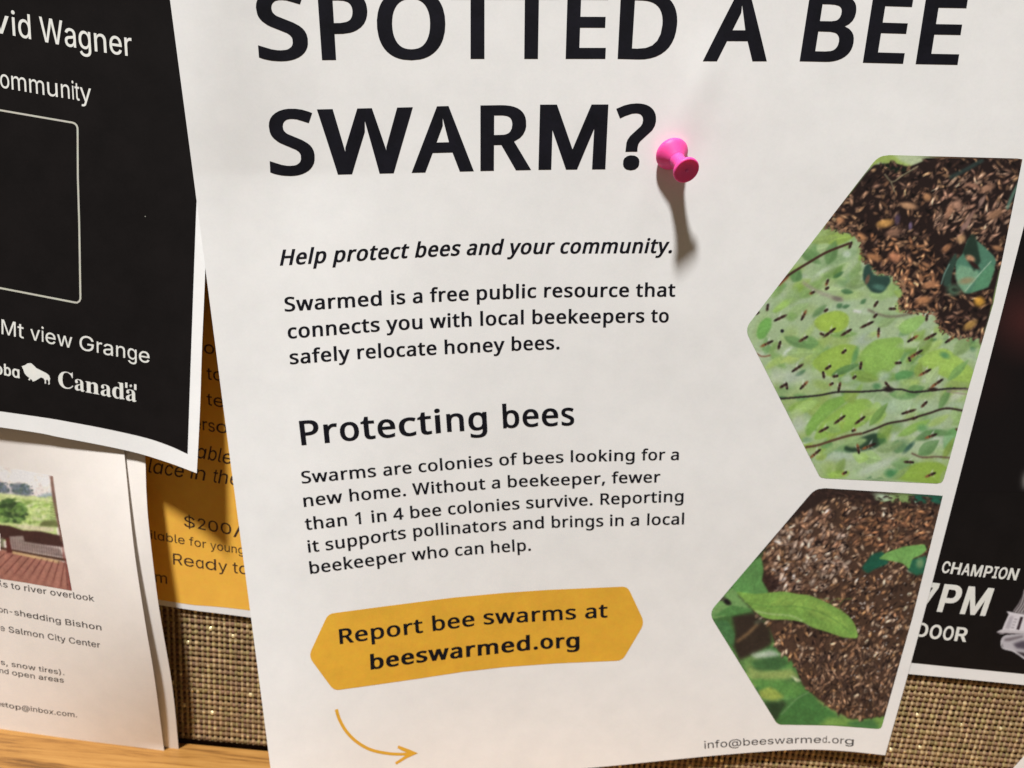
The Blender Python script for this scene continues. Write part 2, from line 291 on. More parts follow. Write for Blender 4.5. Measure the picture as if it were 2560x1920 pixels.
  'B': (897, '118,0 118,1000 524,998 569,991 610,980 646,964 678,945 706,923 730,897 749,869 774,805 783,735 777,677 760,629 734,591 681,550 619,524 619,515 667,506 714,483 756,447 775,425 804,371 814,340 820,305 819,231 813,196 787,131 767,102 742,77 712,54 677,35 637,20 592,9 541,2|245,112 481,112 535,115 581,123 619,137 648,157 670,180 686,207 696,236 699,268 692,317 673,361 642,399 601,429 576,440 520,452 245,454|245,561 495,562 544,573 587,594 621,624 646,662 659,707 658,763 649,793 635,819 614,843 588,863 556,877 517,885 472,888 245,888'),
  'C': (1003, '526,-13 463,-10 403,2 347,22 295,49 248,83 205,125 168,172 137,227 112,287 94,352 83,423 79,499 83,576 94,647 112,713 137,773 168,827 205,875 248,916 295,951 347,978 403,998 463,1010 563,1012 635,1001 702,979 762,946 816,904 861,852 897,791 921,722 930,685 803,685 788,733 752,794 720,828 663,866 620,883 550,895 481,893 438,884 398,870 361,850 326,824 296,793 269,757 246,715 227,669 214,617 206,561 203,499 206,438 214,382 227,331 246,284 269,243 296,207 327,176 361,150 399,130 439,116 481,107 574,107 642,125 702,158 737,188 777,245 803,315 930,315 911,243 881,178 840,122 791,74 734,37 669,9 600,-8'),
  'D': (987, '430,0 189,0 189,112 422,112 481,115 534,124 582,138 625,159 663,185 695,216 723,252 745,293 762,339 775,389 782,443 785,502 775,614 762,663 745,709 723,749 696,785 665,816 628,842 587,862 541,876 490,885 434,888 183,888 183,1000 443,1000 513,996 579,985 638,966 693,940 742,907 785,868 821,821 852,769 876,710 894,646 904,577 907,502 904,427 893,357 876,292 852,233 821,180 783,134 739,94 689,60 633,34 571,15 504,4|245,1000 245,0 118,0 118,1000'),
  'G': (1023, '528,-13 463,-10 403,2 346,22 294,49 246,84 204,125 167,173 136,227 111,287 93,353 83,423 79,499 83,576 93,647 111,713 136,773 167,827 203,875 245,916 293,951 344,978 400,998 458,1010 560,1012 634,1000 703,977 765,943 819,899 864,847 899,788 924,721 932,685 802,685 773,753 733,809 682,852 620,882 548,895 478,893 436,884 397,870 360,850 326,824 295,793 269,757 246,715 227,669 214,617 206,561 203,499 206,438 214,382 227,331 246,285 269,243 296,207 327,176 362,150 400,130 440,116 483,107 528,104 569,106 608,113 644,124 678,140 735,183 759,211 779,242 795,277 806,314 813,355 815,398 854,391 556,391 556,503 940,503 940,393 936,334 926,278 910,226 886,179 857,135 823,97 784,65 740,37 692,15 641,-1 586,-10'),
  'H': (1016, '118,0 118,1000 245,1000 245,568 771,568 771,1000 898,1000 898,0 771,0 771,456 245,456 245,0'),
  'I': (591, '61,0 61,112 232,112 232,888 61,888 61,1000 530,1000 530,888 359,888 359,112 530,112 530,0'),
  'M': (1235, '118,0 118,1000 298,1000 632,96 604,96 693,368 936,1000 1116,1000 1116,0 991,0 997,899 1008,899 896,572 672,0 562,0 220,899 234,899 240,572 240,0'),
  'N': (1029, '118,0 118,1000 268,1000 801,135 813,108 796,105 784,383 784,1000 911,1000 911,0 760,0 211,889 234,892 246,572 246,0'),
  'O': (1048, '525,-13 462,-10 403,2 348,22 296,49 248,83 206,125 169,172 137,227 112,287 94,352 83,423 79,499 83,576 94,647 112,713 137,773 169,827 206,875 248,916 296,951 348,978 403,998 462,1010 525,1013 587,1010 647,998 702,978 754,951 802,916 844,875 880,827 912,773 937,713 955,647 966,576 969,499 966,423 955,352 937,287 912,227 880,172 844,125 802,83 754,49 702,22 647,2 587,-10|525,104 568,107 610,115 687,149 721,175 752,205 779,242 803,283 821,330 835,382 843,438 846,499 843,561 835,618 821,670 803,717 779,758 752,795 721,825 687,851 610,885 568,893 525,896 481,893 439,885 400,870 362,850 328,825 297,794 270,758 246,716 228,669 214,618 206,561 203,499 206,438 214,382 228,330 246,284 270,242 297,206 328,175 362,150 400,130 439,115 481,107'),
  'P': (874, '118,0 118,1000 462,1000 518,997 568,990 613,976 653,958 689,935 719,909 745,879 766,845 782,808 794,769 801,727 801,640 794,598 782,559 766,522 745,488 719,457 689,430 653,407 613,389 568,376 518,368 462,365 215,365 215,477 494,478 528,483 584,503 626,535 655,577 672,627 677,683 672,740 655,789 626,831 584,862 557,874 494,887 245,889 245,0'),
  'R': (883, '118,0 118,1000 519,998 569,990 614,978 655,960 690,939 721,913 746,884 767,851 784,815 795,777 805,692 795,607 784,569 767,534 746,501 721,473 690,448 654,427 614,410 569,398 519,391 189,389 189,501 496,503 559,514 608,537 643,570 666,613 677,664 677,721 666,773 643,816 608,851 559,875 495,887 245,889 245,0|694,0 452,450 595,450 841,0'),
  'S': (878, '440,-17 338,-9 251,18 213,38 179,61 150,88 126,118 105,152 90,188 80,227 75,268 205,268 217,216 228,193 260,155 302,126 354,107 410,98 473,98 534,109 562,118 610,145 648,181 671,224 679,274 673,317 653,352 622,379 559,412 303,489 251,512 207,538 169,568 140,603 119,641 106,684 102,732 105,773 113,811 127,847 147,880 172,910 201,936 270,979 353,1005 446,1013 540,1005 582,994 657,959 717,911 741,882 761,850 775,817 784,781 788,743 663,743 656,778 642,810 621,837 594,860 562,878 526,891 486,899 411,900 354,889 306,869 268,840 241,803 228,761 228,714 234,692 257,656 292,627 397,582 565,536 660,496 726,450 761,411 776,388 796,336 803,272 800,233 792,195 779,159 760,125 736,94 707,66 674,42 636,21 593,4 546,-8 495,-15'),
  'W': (1349, '305,0 32,1000 162,1000 378,132 387,78 372,78 440,385 602,1000 746,1000 977,78 960,78 1028,385 1186,1000 1316,1000 1042,0 895,0 698,734 660,934 687,934 625,635 453,0'),
  'a': (765, '314,-17 247,-10 215,-2 158,25 112,63 79,115 68,144 60,212 66,270 85,316 114,352 152,380 221,408 510,456 530,468 537,477 542,505 532,566 514,598 488,623 453,641 385,650 335,646 293,634 244,603 203,552 197,538 81,572 95,605 132,658 179,699 232,728 291,746 351,755 470,746 540,721 583,693 618,654 634,630 655,570 662,494 662,0 544,0 544,102 536,102 495,48 464,23 423,2 374,-12|335,89 397,96 448,115 488,145 518,183 536,226 542,271 542,373 470,348 283,318 230,296 203,274 186,244 181,206 185,171 200,142 224,119 273,97'),
  'b': (834, '451,-16 389,-10 339,7 284,47 232,115 220,115 220,0 103,0 103,1000 223,1000 223,628 232,628 283,694 337,733 387,750 450,756 496,753 538,744 578,729 615,709 649,683 679,652 705,616 727,575 744,530 757,481 765,428 765,314 757,261 745,212 727,166 705,125 679,89 650,58 616,32 579,11 539,-4 496,-13|433,92 466,94 497,101 524,113 572,149 591,172 621,229 639,297 645,372 639,447 621,513 608,543 572,592 550,612 525,628 497,639 466,646 400,646 369,640 342,629 295,594 259,546 235,485 223,412 223,332 235,259 260,196 276,170 318,128 343,112 370,101 400,94'),
  'c': (778, '407,-16 358,-13 312,-4 269,11 230,32 193,59 161,90 134,126 110,167 91,212 78,261 70,313 67,368 70,425 78,478 91,527 110,572 134,613 161,649 193,681 230,707 269,729 312,744 358,753 435,755 486,748 558,724 600,700 653,652 693,591 711,544 595,515 579,556 531,611 476,639 426,648 372,646 340,639 311,627 285,610 243,565 213,508 195,441 189,368 195,297 213,231 243,174 285,130 311,113 340,101 407,91 477,101 520,121 555,150 588,201 598,230 713,201 696,153 671,110 621,57 559,17 487,-8'),
  'd': (834, '384,-16 339,-13 296,-4 256,11 219,32 185,58 155,89 129,125 107,166 90,212 77,261 67,371 77,481 90,530 108,575 130,616 156,652 186,683 220,709 257,729 297,744 339,753 385,756 448,750 497,733 536,708 602,628 611,628 611,1000 731,1000 731,0 615,0 615,115 603,115 564,61 516,20 473,-3 417,-15|402,92 435,94 465,101 492,112 539,147 559,170 589,226 607,294 613,372 607,450 589,517 576,546 540,594 493,629 465,640 402,648 368,646 337,639 309,628 284,612 243,569 226,543 203,481 191,411 191,334 203,262 213,229 243,172 285,129 310,113 338,101 369,94'),
  'e': (794, '417,-16 364,-13 316,-4 271,11 230,32 193,59 161,90 133,126 109,167 91,212 78,260 70,312 67,367 70,423 78,475 91,524 109,569 132,611 159,647 190,679 226,706 266,728 308,743 354,753 403,756 464,751 522,735 578,709 628,670 670,619 702,554 723,475 730,381 730,333 147,333 147,434 664,434 609,397 603,467 585,528 572,555 538,599 516,617 492,631 436,647 371,647 341,641 288,616 245,578 214,530 195,474 189,415 190,309 205,239 217,209 251,158 297,121 353,98 384,92 439,91 499,104 532,120 561,143 584,172 601,207 717,179 694,124 659,77 612,38 555,9 490,-10'),
  'f': (499, '448,746 448,643 13,643 13,746|158,0 160,879 175,932 204,975 243,1008 290,1029 342,1040 477,1024 447,921 383,932 336,925 303,904 292,889 280,848 279,0'),
  'g': (836, '407,-296 330,-291 263,-274 207,-249 162,-216 126,-178 99,-136 199,-80 252,-142 303,-173 349,-187 407,-191 450,-189 489,-180 524,-167 555,-148 580,-123 598,-92 608,-55 612,-11 612,134 602,134 550,67 496,31 473,21 416,11 383,9 339,12 298,20 221,52 187,76 157,105 131,139 108,177 90,220 77,268 67,376 77,484 90,532 108,577 130,617 157,652 187,683 221,709 258,729 298,744 340,753 385,756 448,750 498,733 553,695 605,627 615,627 615,746 732,746 732,-17 729,-64 721,-106 708,-143 689,-177 665,-205 637,-230 606,-251 533,-280 451,-294|403,116 466,124 493,134 540,165 576,210 590,238 608,302 614,379 608,454 590,519 560,573 519,614 494,629 466,640 403,648 369,646 338,639 310,628 263,593 227,545 213,516 195,451 189,379 195,305 214,241 227,213 244,188 286,149 339,124 369,118'),
  'h': (806, '223,446 223,0 103,0 103,1000 223,1000 223,565 201,565 220,613 243,653 269,686 299,712 332,731 368,745 406,753 447,756 518,748 550,738 607,707 652,660 670,631 684,597 694,560 702,472 702,0 582,0 582,462 579,504 571,540 556,572 537,598 512,620 483,635 450,644 387,646 338,634 296,611 262,577 237,532 225,477'),
  'i': (328, '103,0 103,746 223,746 223,0|164,870 133,876 106,894 87,919 81,950 87,981 106,1006 133,1024 164,1030 197,1024 224,1006 242,981 248,950 242,919 224,894 197,876'),
  'k': (748, '216,268 216,416 237,416 559,746 708,746 362,392 348,392|103,0 103,1000 223,1000 223,0|578,0 291,365 376,450 732,0'),
  'l': (372, '274,-5 233,-2 198,6 169,20 145,40 127,64 114,93 106,127 103,166 103,1000 223,1000 224,170 236,122 255,107 334,107 355,5'),
  'm': (1199, '103,0 103,746 220,746 221,581 211,581 231,635 260,680 297,715 338,739 384,754 431,759 470,756 506,747 537,731 565,709 588,682 607,652 621,617 631,579 614,579 633,631 663,674 702,710 748,737 801,754 858,759 921,752 977,731 1003,715 1045,672 1063,646 1077,615 1087,581 1095,501 1095,0 974,0 972,536 963,568 949,594 929,615 880,641 823,650 776,644 736,629 703,603 679,570 664,531 659,486 659,0 539,0 539,511 529,567 516,591 475,628 450,640 392,650 350,645 291,618 260,587 237,547 225,497 223,0'),
  'n': (805, '223,446 223,0 103,0 103,746 219,746 220,565 201,565 220,613 243,653 269,686 299,712 332,731 368,745 406,753 447,756 518,748 550,738 607,707 652,660 684,597 694,560 702,472 702,0 582,0 582,462 579,504 571,540 556,572 537,598 512,620 483,635 450,644 387,646 338,634 296,611 262,577 237,532 225,477'),
  'o': (816, '407,-16 358,-13 312,-4 269,11 230,32 193,59 161,90 134,126 110,167 91,212 78,261 70,313 67,368 70,425 78,478 91,527 110,572 134,613 161,649 193,681 230,707 269,729 312,744 358,753 407,756 457,753 504,744 547,729 587,707 623,681 655,649 683,613 706,572 725,527 738,478 746,425 749,368 746,313 738,261 725,212 706,167 683,126 655,90 623,59 587,32 547,11 504,-4 457,-13|407,91 476,101 505,113 554,150 574,174 604,231 622,297 628,368 622,441 604,507 574,565 531,610 505,627 476,639 443,646 372,646 340,639 311,627 285,610 243,565 213,508 195,441 189,368 195,297 213,231 243,174 285,130 311,113 340,101'),
  'p': (834, '103,-281 103,746 220,746 220,628 232,628 283,694 337,733 387,750 450,756 496,753 538,744 578,729 615,709 649,683 679,652 705,616 727,575 744,530 757,481 765,428 765,314 757,261 745,212 727,166 705,125 679,89 650,58 616,32 579,11 539,-4 496,-13 418,-15 362,-3 301,33 232,115 223,115 223,-281|433,92 466,94 497,101 524,113 572,149 591,172 621,229 639,297 645,372 639,447 621,513 608,543 572,592 550,612 525,628 497,639 466,646 400,646 369,640 342,629 295,594 259,546 235,485 223,412 223,332 235,259 260,196 276,170 318,128 343,112 370,101 400,94'),
  'r': (509, '103,0 103,746 219,746 219,631 227,631 239,658 255,682 300,722 355,748 479,754 479,634 407,640 357,635 313,618 276,592 247,557 229,515 223,466 223,0'),
  's': (717, '358,-16 285,-10 220,7 166,35 121,74 89,125 70,185 185,209 194,181 207,156 224,135 244,118 294,97 356,89 393,91 455,108 481,122 501,140 515,159 524,180 527,202 520,238 499,267 465,289 417,305 246,348 205,365 170,385 142,409 120,436 104,467 95,501 92,538 94,570 101,599 112,626 147,675 197,713 258,740 329,754 405,754 439,750 499,732 548,704 588,667 617,622 637,570 527,545 508,585 477,620 456,635 402,652 336,652 307,646 257,623 224,588 216,567 213,545 221,507 230,492 261,466 308,446 499,398 540,381 574,360 602,337 623,310 639,280 648,246 651,209 649,177 642,147 630,119 594,68 570,47 511,13 476,0 400,-14'),
  't': (447, '401,746 401,643 13,643 13,746|128,926 248,926 249,169 259,133 267,120 294,104 364,100 397,105 419,3 331,-8 285,-5 245,4 210,20 181,42 158,69 141,102 131,140 128,183'),
  'u': (806, '358,-10 288,-2 256,7 226,21 175,60 136,115 111,186 103,273 103,746 223,746 223,283 226,242 235,206 249,174 269,147 294,126 323,111 356,102 419,100 468,112 510,135 544,169 568,214 576,240 582,300 582,746 702,746 702,0 586,0 586,181 604,181 585,132 562,92 535,59 505,33 472,14 437,1 399,-7'),
  'v': (765, '319,0 34,746 166,746 358,204 404,41 362,41 440,305 599,746 730,746 445,0'),
  'w': (1115, '270,0 44,746 171,746 334,132 344,81 324,81 405,420 495,746 622,746 781,131 791,81 769,81 852,420 944,746 1070,746 844,0 724,0 544,664 571,664 487,338 391,0'),
  'x': (744, '41,0 337,429 336,336 56,746 197,746 407,405 345,405 458,601 554,746 691,746 410,332 410,421 703,0 564,0 340,357 402,357 291,168 180,0'),
  'y': (765, '93,-272 121,-168 189,-177 231,-165 256,-145 278,-114 319,-3 34,746 166,746 358,204 404,41 361,41 440,305 600,746 730,746 389,-142 362,-190 331,-228 294,-256 252,-275 205,-284 99,-275'),
  'ɑ': (835, '383,-16 338,-13 296,-4 256,11 219,32 186,58 156,89 130,125 108,166 90,212 77,261 67,371 77,481 90,530 108,575 130,616 157,652 187,683 221,709 258,729 298,744 340,753 385,756 448,750 498,733 552,695 603,628 611,628 611,746 731,746 731,0 612,0 612,115 603,115 550,46 496,7 446,-10|403,92 436,94 466,101 493,112 540,147 576,196 590,226 608,294 614,372 608,450 601,485 576,546 560,572 519,613 494,629 466,640 403,648 369,646 338,639 310,628 263,593 243,570 213,514 195,447 189,372 195,297 214,229 227,199 244,172 286,129 311,113 339,101 369,94'),
 },
 'S': {
  'C': (976, '535,-22 467,-18 403,-6 343,13 286,41 235,76 190,117 150,164 116,218 89,276 70,339 58,405 55,476 59,546 70,612 90,674 117,732 151,784 191,831 237,872 289,907 346,935 407,955 472,967 541,971 590,967 645,957 703,941 798,908 832,912 850,923 865,943 874,971 910,971 910,643 875,643 849,705 818,759 783,808 743,849 699,882 653,905 604,920 553,924 442,896 363,811 316,670 300,472 317,287 370,155 457,75 580,49 622,52 664,60 705,74 746,93 787,118 825,147 894,221 933,185 854,94 761,29 655,-9'),
  'a': (717, '531,-21 484,-15 450,2 428,32 417,73 368,33 315,5 259,-13 199,-18 164,-16 134,-8 107,5 84,24 66,46 53,72 45,100 42,132 48,176 65,216 93,252 132,284 184,313 248,342 415,396 413,530 400,573 389,589 375,601 334,615 268,613 240,605 223,591 218,566 251,508 256,482 255,464 241,433 215,411 181,399 141,399 107,412 82,438 70,472 71,517 77,539 88,561 122,599 169,629 229,651 299,662 338,664 407,660 465,650 513,633 549,609 576,578 595,539 607,493 611,438 615,83 627,72 650,75 668,87 686,57 651,23 613,-1 573,-16|315,70 363,85 402,117 415,132 415,353 341,327 289,289 257,238 246,175 251,129 264,96 285,77'),
  'd': (772, '291,-21 256,-18 223,-10 191,3 135,45 111,72 90,104 59,177 43,261 43,359 49,408 60,453 75,495 94,533 116,567 169,620 200,639 233,653 268,661 304,664 351,659 393,644 431,619 465,584 464,856 452,887 443,897 412,911 367,916 367,950 665,950 668,113 677,85 685,75 715,62 737,57 737,22 678,20 613,12 465,-21 465,81 432,37 392,5 345,-15|357,59 389,66 421,86 448,118 465,158 465,504 461,521 443,550 415,572 381,584 332,581 307,569 287,549 272,521 260,484 247,383 247,258 251,204 259,159 270,122 285,94 305,75 329,63'),
  'n': (794, '38,0 38,34 72,39 94,53 105,78 109,116 106,566 95,592 74,607 58,612 39,613 39,647 308,647 308,557 349,604 396,637 449,657 507,664 587,650 644,608 678,539 689,441 690,96 697,65 712,46 739,35 758,34 758,0 422,0 422,34 457,39 475,54 487,80 490,116 487,502 478,538 458,559 423,566 391,561 361,547 334,523 308,490 311,79 321,54 342,39 375,34 375,0'),
 },
}
_cache = {}
def glyph(font, ch, dx, dy, mx):
    key = (font, ch, dx, dy, mx)
    if key in _cache: return _cache[key]
    adv, enc = GLYPHS[font][ch]
    loops = [[tuple(map(float, p.split(','))) for p in l.split(' ')] for l in enc.split('|') if l]
    if not loops:
        _cache[key] = (adv + dx, None, None, 0, 0); return _cache[key]
    sg = 1 if area(max(loops, key=lambda d: abs(area(d)))) > 0 else -1
    out = []
    for lp in loops:
        p = np.array(lp)
        if dx > 0:
            ky = dx / dy
            q = p * (1, ky)
            e0 = q - np.roll(q, 1, 0); e1 = np.roll(q, -1, 0) - q
            e0 /= np.hypot(e0[:, 0], e0[:, 1])[:, None]; e1 /= np.hypot(e1[:, 0], e1[:, 1])[:, None]
            n0 = np.c_[e0[:, 1], -e0[:, 0]] * sg; n1 = np.c_[e1[:, 1], -e1[:, 0]] * sg
            b = n0 + n1; l = (b ** 2).sum(1); l = np.maximum(l, .55)
            q = q + b * (2 * dx / l)[:, None]
            p = q / (1, ky)
            p[:, 1] = (p[:, 1] + dy) * 1000 / (1000 + 2 * dy)
            p[:, 0] += dx
        out.append(p)
    V, T = fill(out, mx)
    _cache[key] = (adv + 1.6 * dx, V, T, V[:, 0].min(), V[:, 0].max())
    return _cache[key]

def text(name, s, keys, sf, mat, parent, font='N', dx=0, dy=None, mx=None, label=None):
    """one printed line. keys: (index of letter or 'end', x, y of its left foot, cap height, lean)"""
    dy = dx if dy is None else dy
    mx = mx or 330
    pen = []; x = 0; G = []
    for ch in s:
        g = glyph(font, ch, dx, dy, mx); G.append(g); pen.append(x); x += g[0]
    K = []
    for k in keys:
        if k[0] == 'end': X = pen[-1] + G[-1][4]
        else: X = pen[k[0]] + G[k[0]][3]
        K.append((X,) + tuple(k[1:]))
    K = np.array(K, float)
    def at(X):
        out = []
        for c in range(1, 5):
            v = np.interp(X, K[:, 0], K[:, c])
            a = (K[1, c] - K[0, c]) / (K[1, 0] - K[0, 0]); b = (K[-1, c] - K[-2, c]) / (K[-1, 0] - K[-2, 0])
            v = np.where(X < K[0, 0], K[0, c] + (X - K[0, 0]) * a, v)
            v = np.where(X > K[-1, 0], K[-1, c] + (X - K[-1, 0]) * b, v)
            out.append(v)
        return out
    VV = []; TT = []; n = 0
    for g, p in zip(G, pen):
        if g[1] is None: continue
        V, T = g[1], g[2]
        px, py, cap, lean = at(V[:, 0] + p)
        h = V[:, 1] / 1000 * cap
        VV.append(np.c_[px + lean * h, py - h]); TT.append(T + n); n += len(V)
    V = np.vstack(VV); T = np.vstack(TT)
    o = fast_mesh(name, sf(V), orient(V, T), mat, parent)
    if label: o['label'] = label
    return o

# ------------------------------------------------------------------ materials
LIGHT = (0.84, 0.78, 0.72)       # what the room's light makes of a white surface, used to read paint colours back
def lin(c):
    c = c / 255.0
    return c / 12.92 if c <= .04045 else ((c + .055) / 1.055) ** 2.4
def alb(r, g, b):
    return tuple(min(.9, lin(v) / l) for v, l in zip((r, g, b), LIGHT))

def material(name, base, rough=.7, spec=.3, metal=0.0):
    m = bpy.data.materials.new(name); m.use_nodes = True
    b = m.node_tree.nodes['Principled BSDF']
    b.inputs['Base Color'].default_value = (*base, 1)
    b.inputs['Roughness'].default_value = rough
    b.inputs['Specular IOR Level'].default_value = spec
    b.inputs['Metallic'].default_value = metal
    return m, m.node_tree, b

def coords(nt, scale):
    c = nt.nodes.new('ShaderNodeTexCoord'); mp = nt.nodes.new('ShaderNodeMapping')
    mp.inputs['Scale'].default_value = scale if hasattr(scale, '__len__') else (scale,) * 3
    nt.links.new(c.outputs['Object'], mp.inputs['Vector'])
    return mp.outputs['Vector']

def noise(nt, vec, scale, detail=3, rough=.6, typ='FLOAT'):
    n = nt.nodes.new('ShaderNodeTexNoise'); n.inputs['Scale'].default_value = scale
    n.inputs['Detail'].default_value = detail; n.inputs['Roughness'].default_value = rough
    nt.links.new(vec, n.inputs['Vector'])
    return n

def ramp(nt, fac, stops):
    r = nt.nodes.new('ShaderNodeValToRGB')
    while len(r.color_ramp.elements) < len(stops): r.color_ramp.elements.new(.5)
    for e, (p, c) in zip(r.color_ramp.elements, stops):
        e.position = p; e.color = (*c, 1)
    nt.links.new(fac, r.inputs['Fac'])
    return r.outputs['Color']

def bump(nt, b, height, strength, dist):
    n = nt.nodes.new('ShaderNodeBump'); n.inputs['Strength'].default_value = strength
    n.inputs['Distance'].default_value = dist
    nt.links.new(height, n.inputs['Height']); nt.links.new(n.outputs['Normal'], b.inputs['Normal'])

def paper(name, c, var=.03, rough=.75, spec=.25, cast=.10):
    """paper or toner: faint cloudy mottling, fine grain, fibrous relief"""
    m, nt, b = material(name, c, rough, spec)
    v = coords(nt, 1.0)
    n1 = noise(nt, v, 120, 4, .6); n2 = noise(nt, v, 1500, 3, .8)
    mix = nt.nodes.new('ShaderNodeMath'); mix.operation = 'MULTIPLY_ADD'
    nt.links.new(n2.outputs['Fac'], mix.inputs[0]); mix.inputs[1].default_value = .6
    nt.links.new(n1.outputs['Fac'], mix.inputs[2])
    lo = tuple(x * (1 - 2.2 * var) for x in c); hi = tuple(min(.92, x * (1 + 2.2 * var)) for x in c)
    lo = (lo[0], lo[1] * (1 + .3 * var), lo[2]); hi = (hi[0], hi[1], hi[2] * (1 - .4 * var))
    tint = noise(nt, v, 520, 2, .6)          # the cloudy colour cast of cheap printer paper
    sl = nt.nodes.new('ShaderNodeMix'); sl.data_type = 'RGBA'; sl.blend_type = 'OVERLAY'; sl.inputs['Factor'].default_value = cast
    nt.links.new(ramp(nt, mix.outputs[0], [(.45, lo), (1.15 - .02, hi)]), sl.inputs[6]); nt.links.new(tint.outputs['Color'], sl.inputs[7])
    nt.links.new(sl.outputs[2], b.inputs['Base Color'])
    bump(nt, b, n2.outputs['Fac'], .12, .00006)
    return m

M_PAPER = paper('white_paper', (.80, .805, .805), .018, cast=.06)
M_PAPER_THIN = paper('off_white_paper', (.82, .775, .735), .02, cast=.06)
M_INK = paper('black_ink', (.0055, .0055, .010), .25, .6, .15)
M_INK_GREY = paper('grey_ink', (.035, .031, .036), .25, .6, .3)
M_TONER = paper('black_toner', (.0078, .0066, .0070), .10, .5, .13, 0.0)
M_WHITE_PRINT = paper('unprinted_white', (.74, .75, .72), .03)
M_GREY_PRINT = paper('grey_print', (.50, .50, .44), .05)
M_ORANGE = paper('orange_print', alb(234, 164, 62), .035)
M_BANNER = paper('amber_print', alb(203, 150, 46), .04)
M_BROWN_INK = paper('brown_ink', (.045, .022, .018), .2, .6, .3)

def print_material(name, rough=.5, spec=.35):
    m, nt, b = material(name, (1, 1, 1), rough, spec)
    a = nt.nodes.new('ShaderNodeVertexColor'); a.layer_name = 'Print'
    v = coords(nt, 1.0); n = noise(nt, v, 1700, 2, .7)
    r = ramp(nt, n.outputs['Fac'], [(.3, (.88, .88, .9)), (.7, (1, 1, 1))])
    mx = nt.nodes.new('ShaderNodeMix'); mx.data_type = 'RGBA'; mx.blend_type = 'MULTIPLY'
    mx.inputs['Factor'].default_value = 1
    nt.links.new(a.outputs['Color'], mx.inputs[6]); nt.links.new(r, mx.inputs[7])
    nt.links.new(mx.outputs[2], b.inputs['Base Color'])
    return m
M_PHOTO = print_material('photo_print')
M_DARK_PHOTO = print_material('dark_photo_print', .5, .13)
# ------------------------------------------------------------------ printed photographs (colour of the print, point by point)
class Canvas:
    def __init__(s, x0, y0, x1, y1, c):
        s.x0, s.y0 = x0, y0; s.a = np.empty((y1 - y0, x1 - x0, 3)); s.a[:] = c
        s.rng = np.random.default_rng(int(x0 + y0))
    def blend(s, m, sl, c):
        c = np.asarray(c, float)
        s.a[sl] = s.a[sl] * (1 - m[..., None]) + c * m[..., None]
    def box(s, xa, ya, xb, yb, pad=2):
        h, w = s.a.shape[:2]
        xa = int(max(0, xa - s.x0 - pad)); ya = int(max(0, ya - s.y0 - pad))
        xb = int(min(w, xb - s.x0 + pad + 1)); yb = int(min(h, yb - s.y0 + pad + 1))
        if xa >= xb or ya >= yb: return None
        yy, xx = np.mgrid[ya:yb, xa:xb]
        return (slice(ya, yb), slice(xa, xb)), xx + s.x0 + .5, yy + s.y0 + .5
    def poly(s, pts, c, soft=0.0, op=1.0):
        p = np.asarray(pts, float)
        b = s.box(*p.min(0), *p.max(0), pad=3 + int(3 * soft))
        if b is None: return
        sl, X, Y = b; m = np.zeros(X.shape, bool); k = len(p)
        for i in range(k):
            (ax, ay), (bx, by) = p[i], p[(i + 1) % k]
            if ay == by: continue
            cr = ((ay > Y) != (by > Y)) & (X < (bx - ax) * (Y - ay) / (by - ay) + ax)
            m ^= cr
        m = m.astype(float)
        if soft: m = blur(m, soft)
        s.blend(m * op, sl, c)
    def blob(s, x, y, rx, ry, ang, c, soft=.35, op=1.0):
        r = max(rx, ry) * (1 + soft)
        b = s.box(x - r, y - r, x + r, y + r)
        if b is None: return
        sl, X, Y = b; ca, sa = math.cos(ang), math.sin(ang)
        u = ((X - x) * ca + (Y - y) * sa) / rx; v = (-(X - x) * sa + (Y - y) * ca) / ry
        d = np.sqrt(u * u + v * v)
        s.blend(np.clip((1 + soft - d) / (2 * soft), 0, 1) * op, sl, c)
    def stroke(s, pts, w, c, soft=.8, op=1.0):
        p = smoothline(pts, max(4, len(pts) * 6)); s.poly(ribbon(p, w), c, soft, op)
    def smooth(s, r):
        s.a = np.stack([blur(s.a[..., k], r) for k in range(3)], -1)
    def mottle(s, amp, size, tint=.12):
        h, w = s.a.shape[:2]; n = s.rng.normal(0, 1, (h, w, 1)) * (1 - tint) + s.rng.normal(0, 1, (h, w, 3)) * tint
        n = np.stack([blur(n[..., k], size) for k in range(3)], -1); n /= n.std()
        s.a = s.a * (1 + amp * n)
    def sample(s, P):
        x = np.clip(P[:, 0] - s.x0 - .5, 0, s.a.shape[1] - 1.001); y = np.clip(P[:, 1] - s.y0 - .5, 0, s.a.shape[0] - 1.001)
        i, j = y.astype(int), x.astype(int); fy, fx = (y - i)[:, None], (x - j)[:, None]
        a = s.a
        return (a[i, j] * (1 - fx) * (1 - fy) + a[i, j + 1] * fx * (1 - fy) + a[i + 1, j] * (1 - fx) * fy + a[i + 1, j + 1] * fx * fy)

def blur(m, s):
    r = max(1, int(3 * s)); k = np.exp(-.5 * (np.arange(-r, r + 1) / s) ** 2); k /= k.sum()
    p = np.pad(m, r, mode='edge')
    p = sum(k[i] * p[i:i + m.shape[0]] for i in range(2 * r + 1))
    return sum(k[i] * p[:, i:i + m.shape[1]] for i in range(2 * r + 1))

def inside(pts, poly):
    m = np.zeros(len(pts), bool); p = np.asarray(poly, float); k = len(p)
    for i in range(k):
        (ax, ay), (bx, by) = p[i], p[(i + 1) % k]
        if ay == by: continue
        m ^= ((ay > pts[:, 1]) != (by > pts[:, 1])) & (pts[:, 0] < (bx - ax) * (pts[:, 1] - ay) / (by - ay) + ax)
    return m

def cr(ox, oy, s, pts):
    return [(ox + x / s, oy + y / s) for x, y in pts]

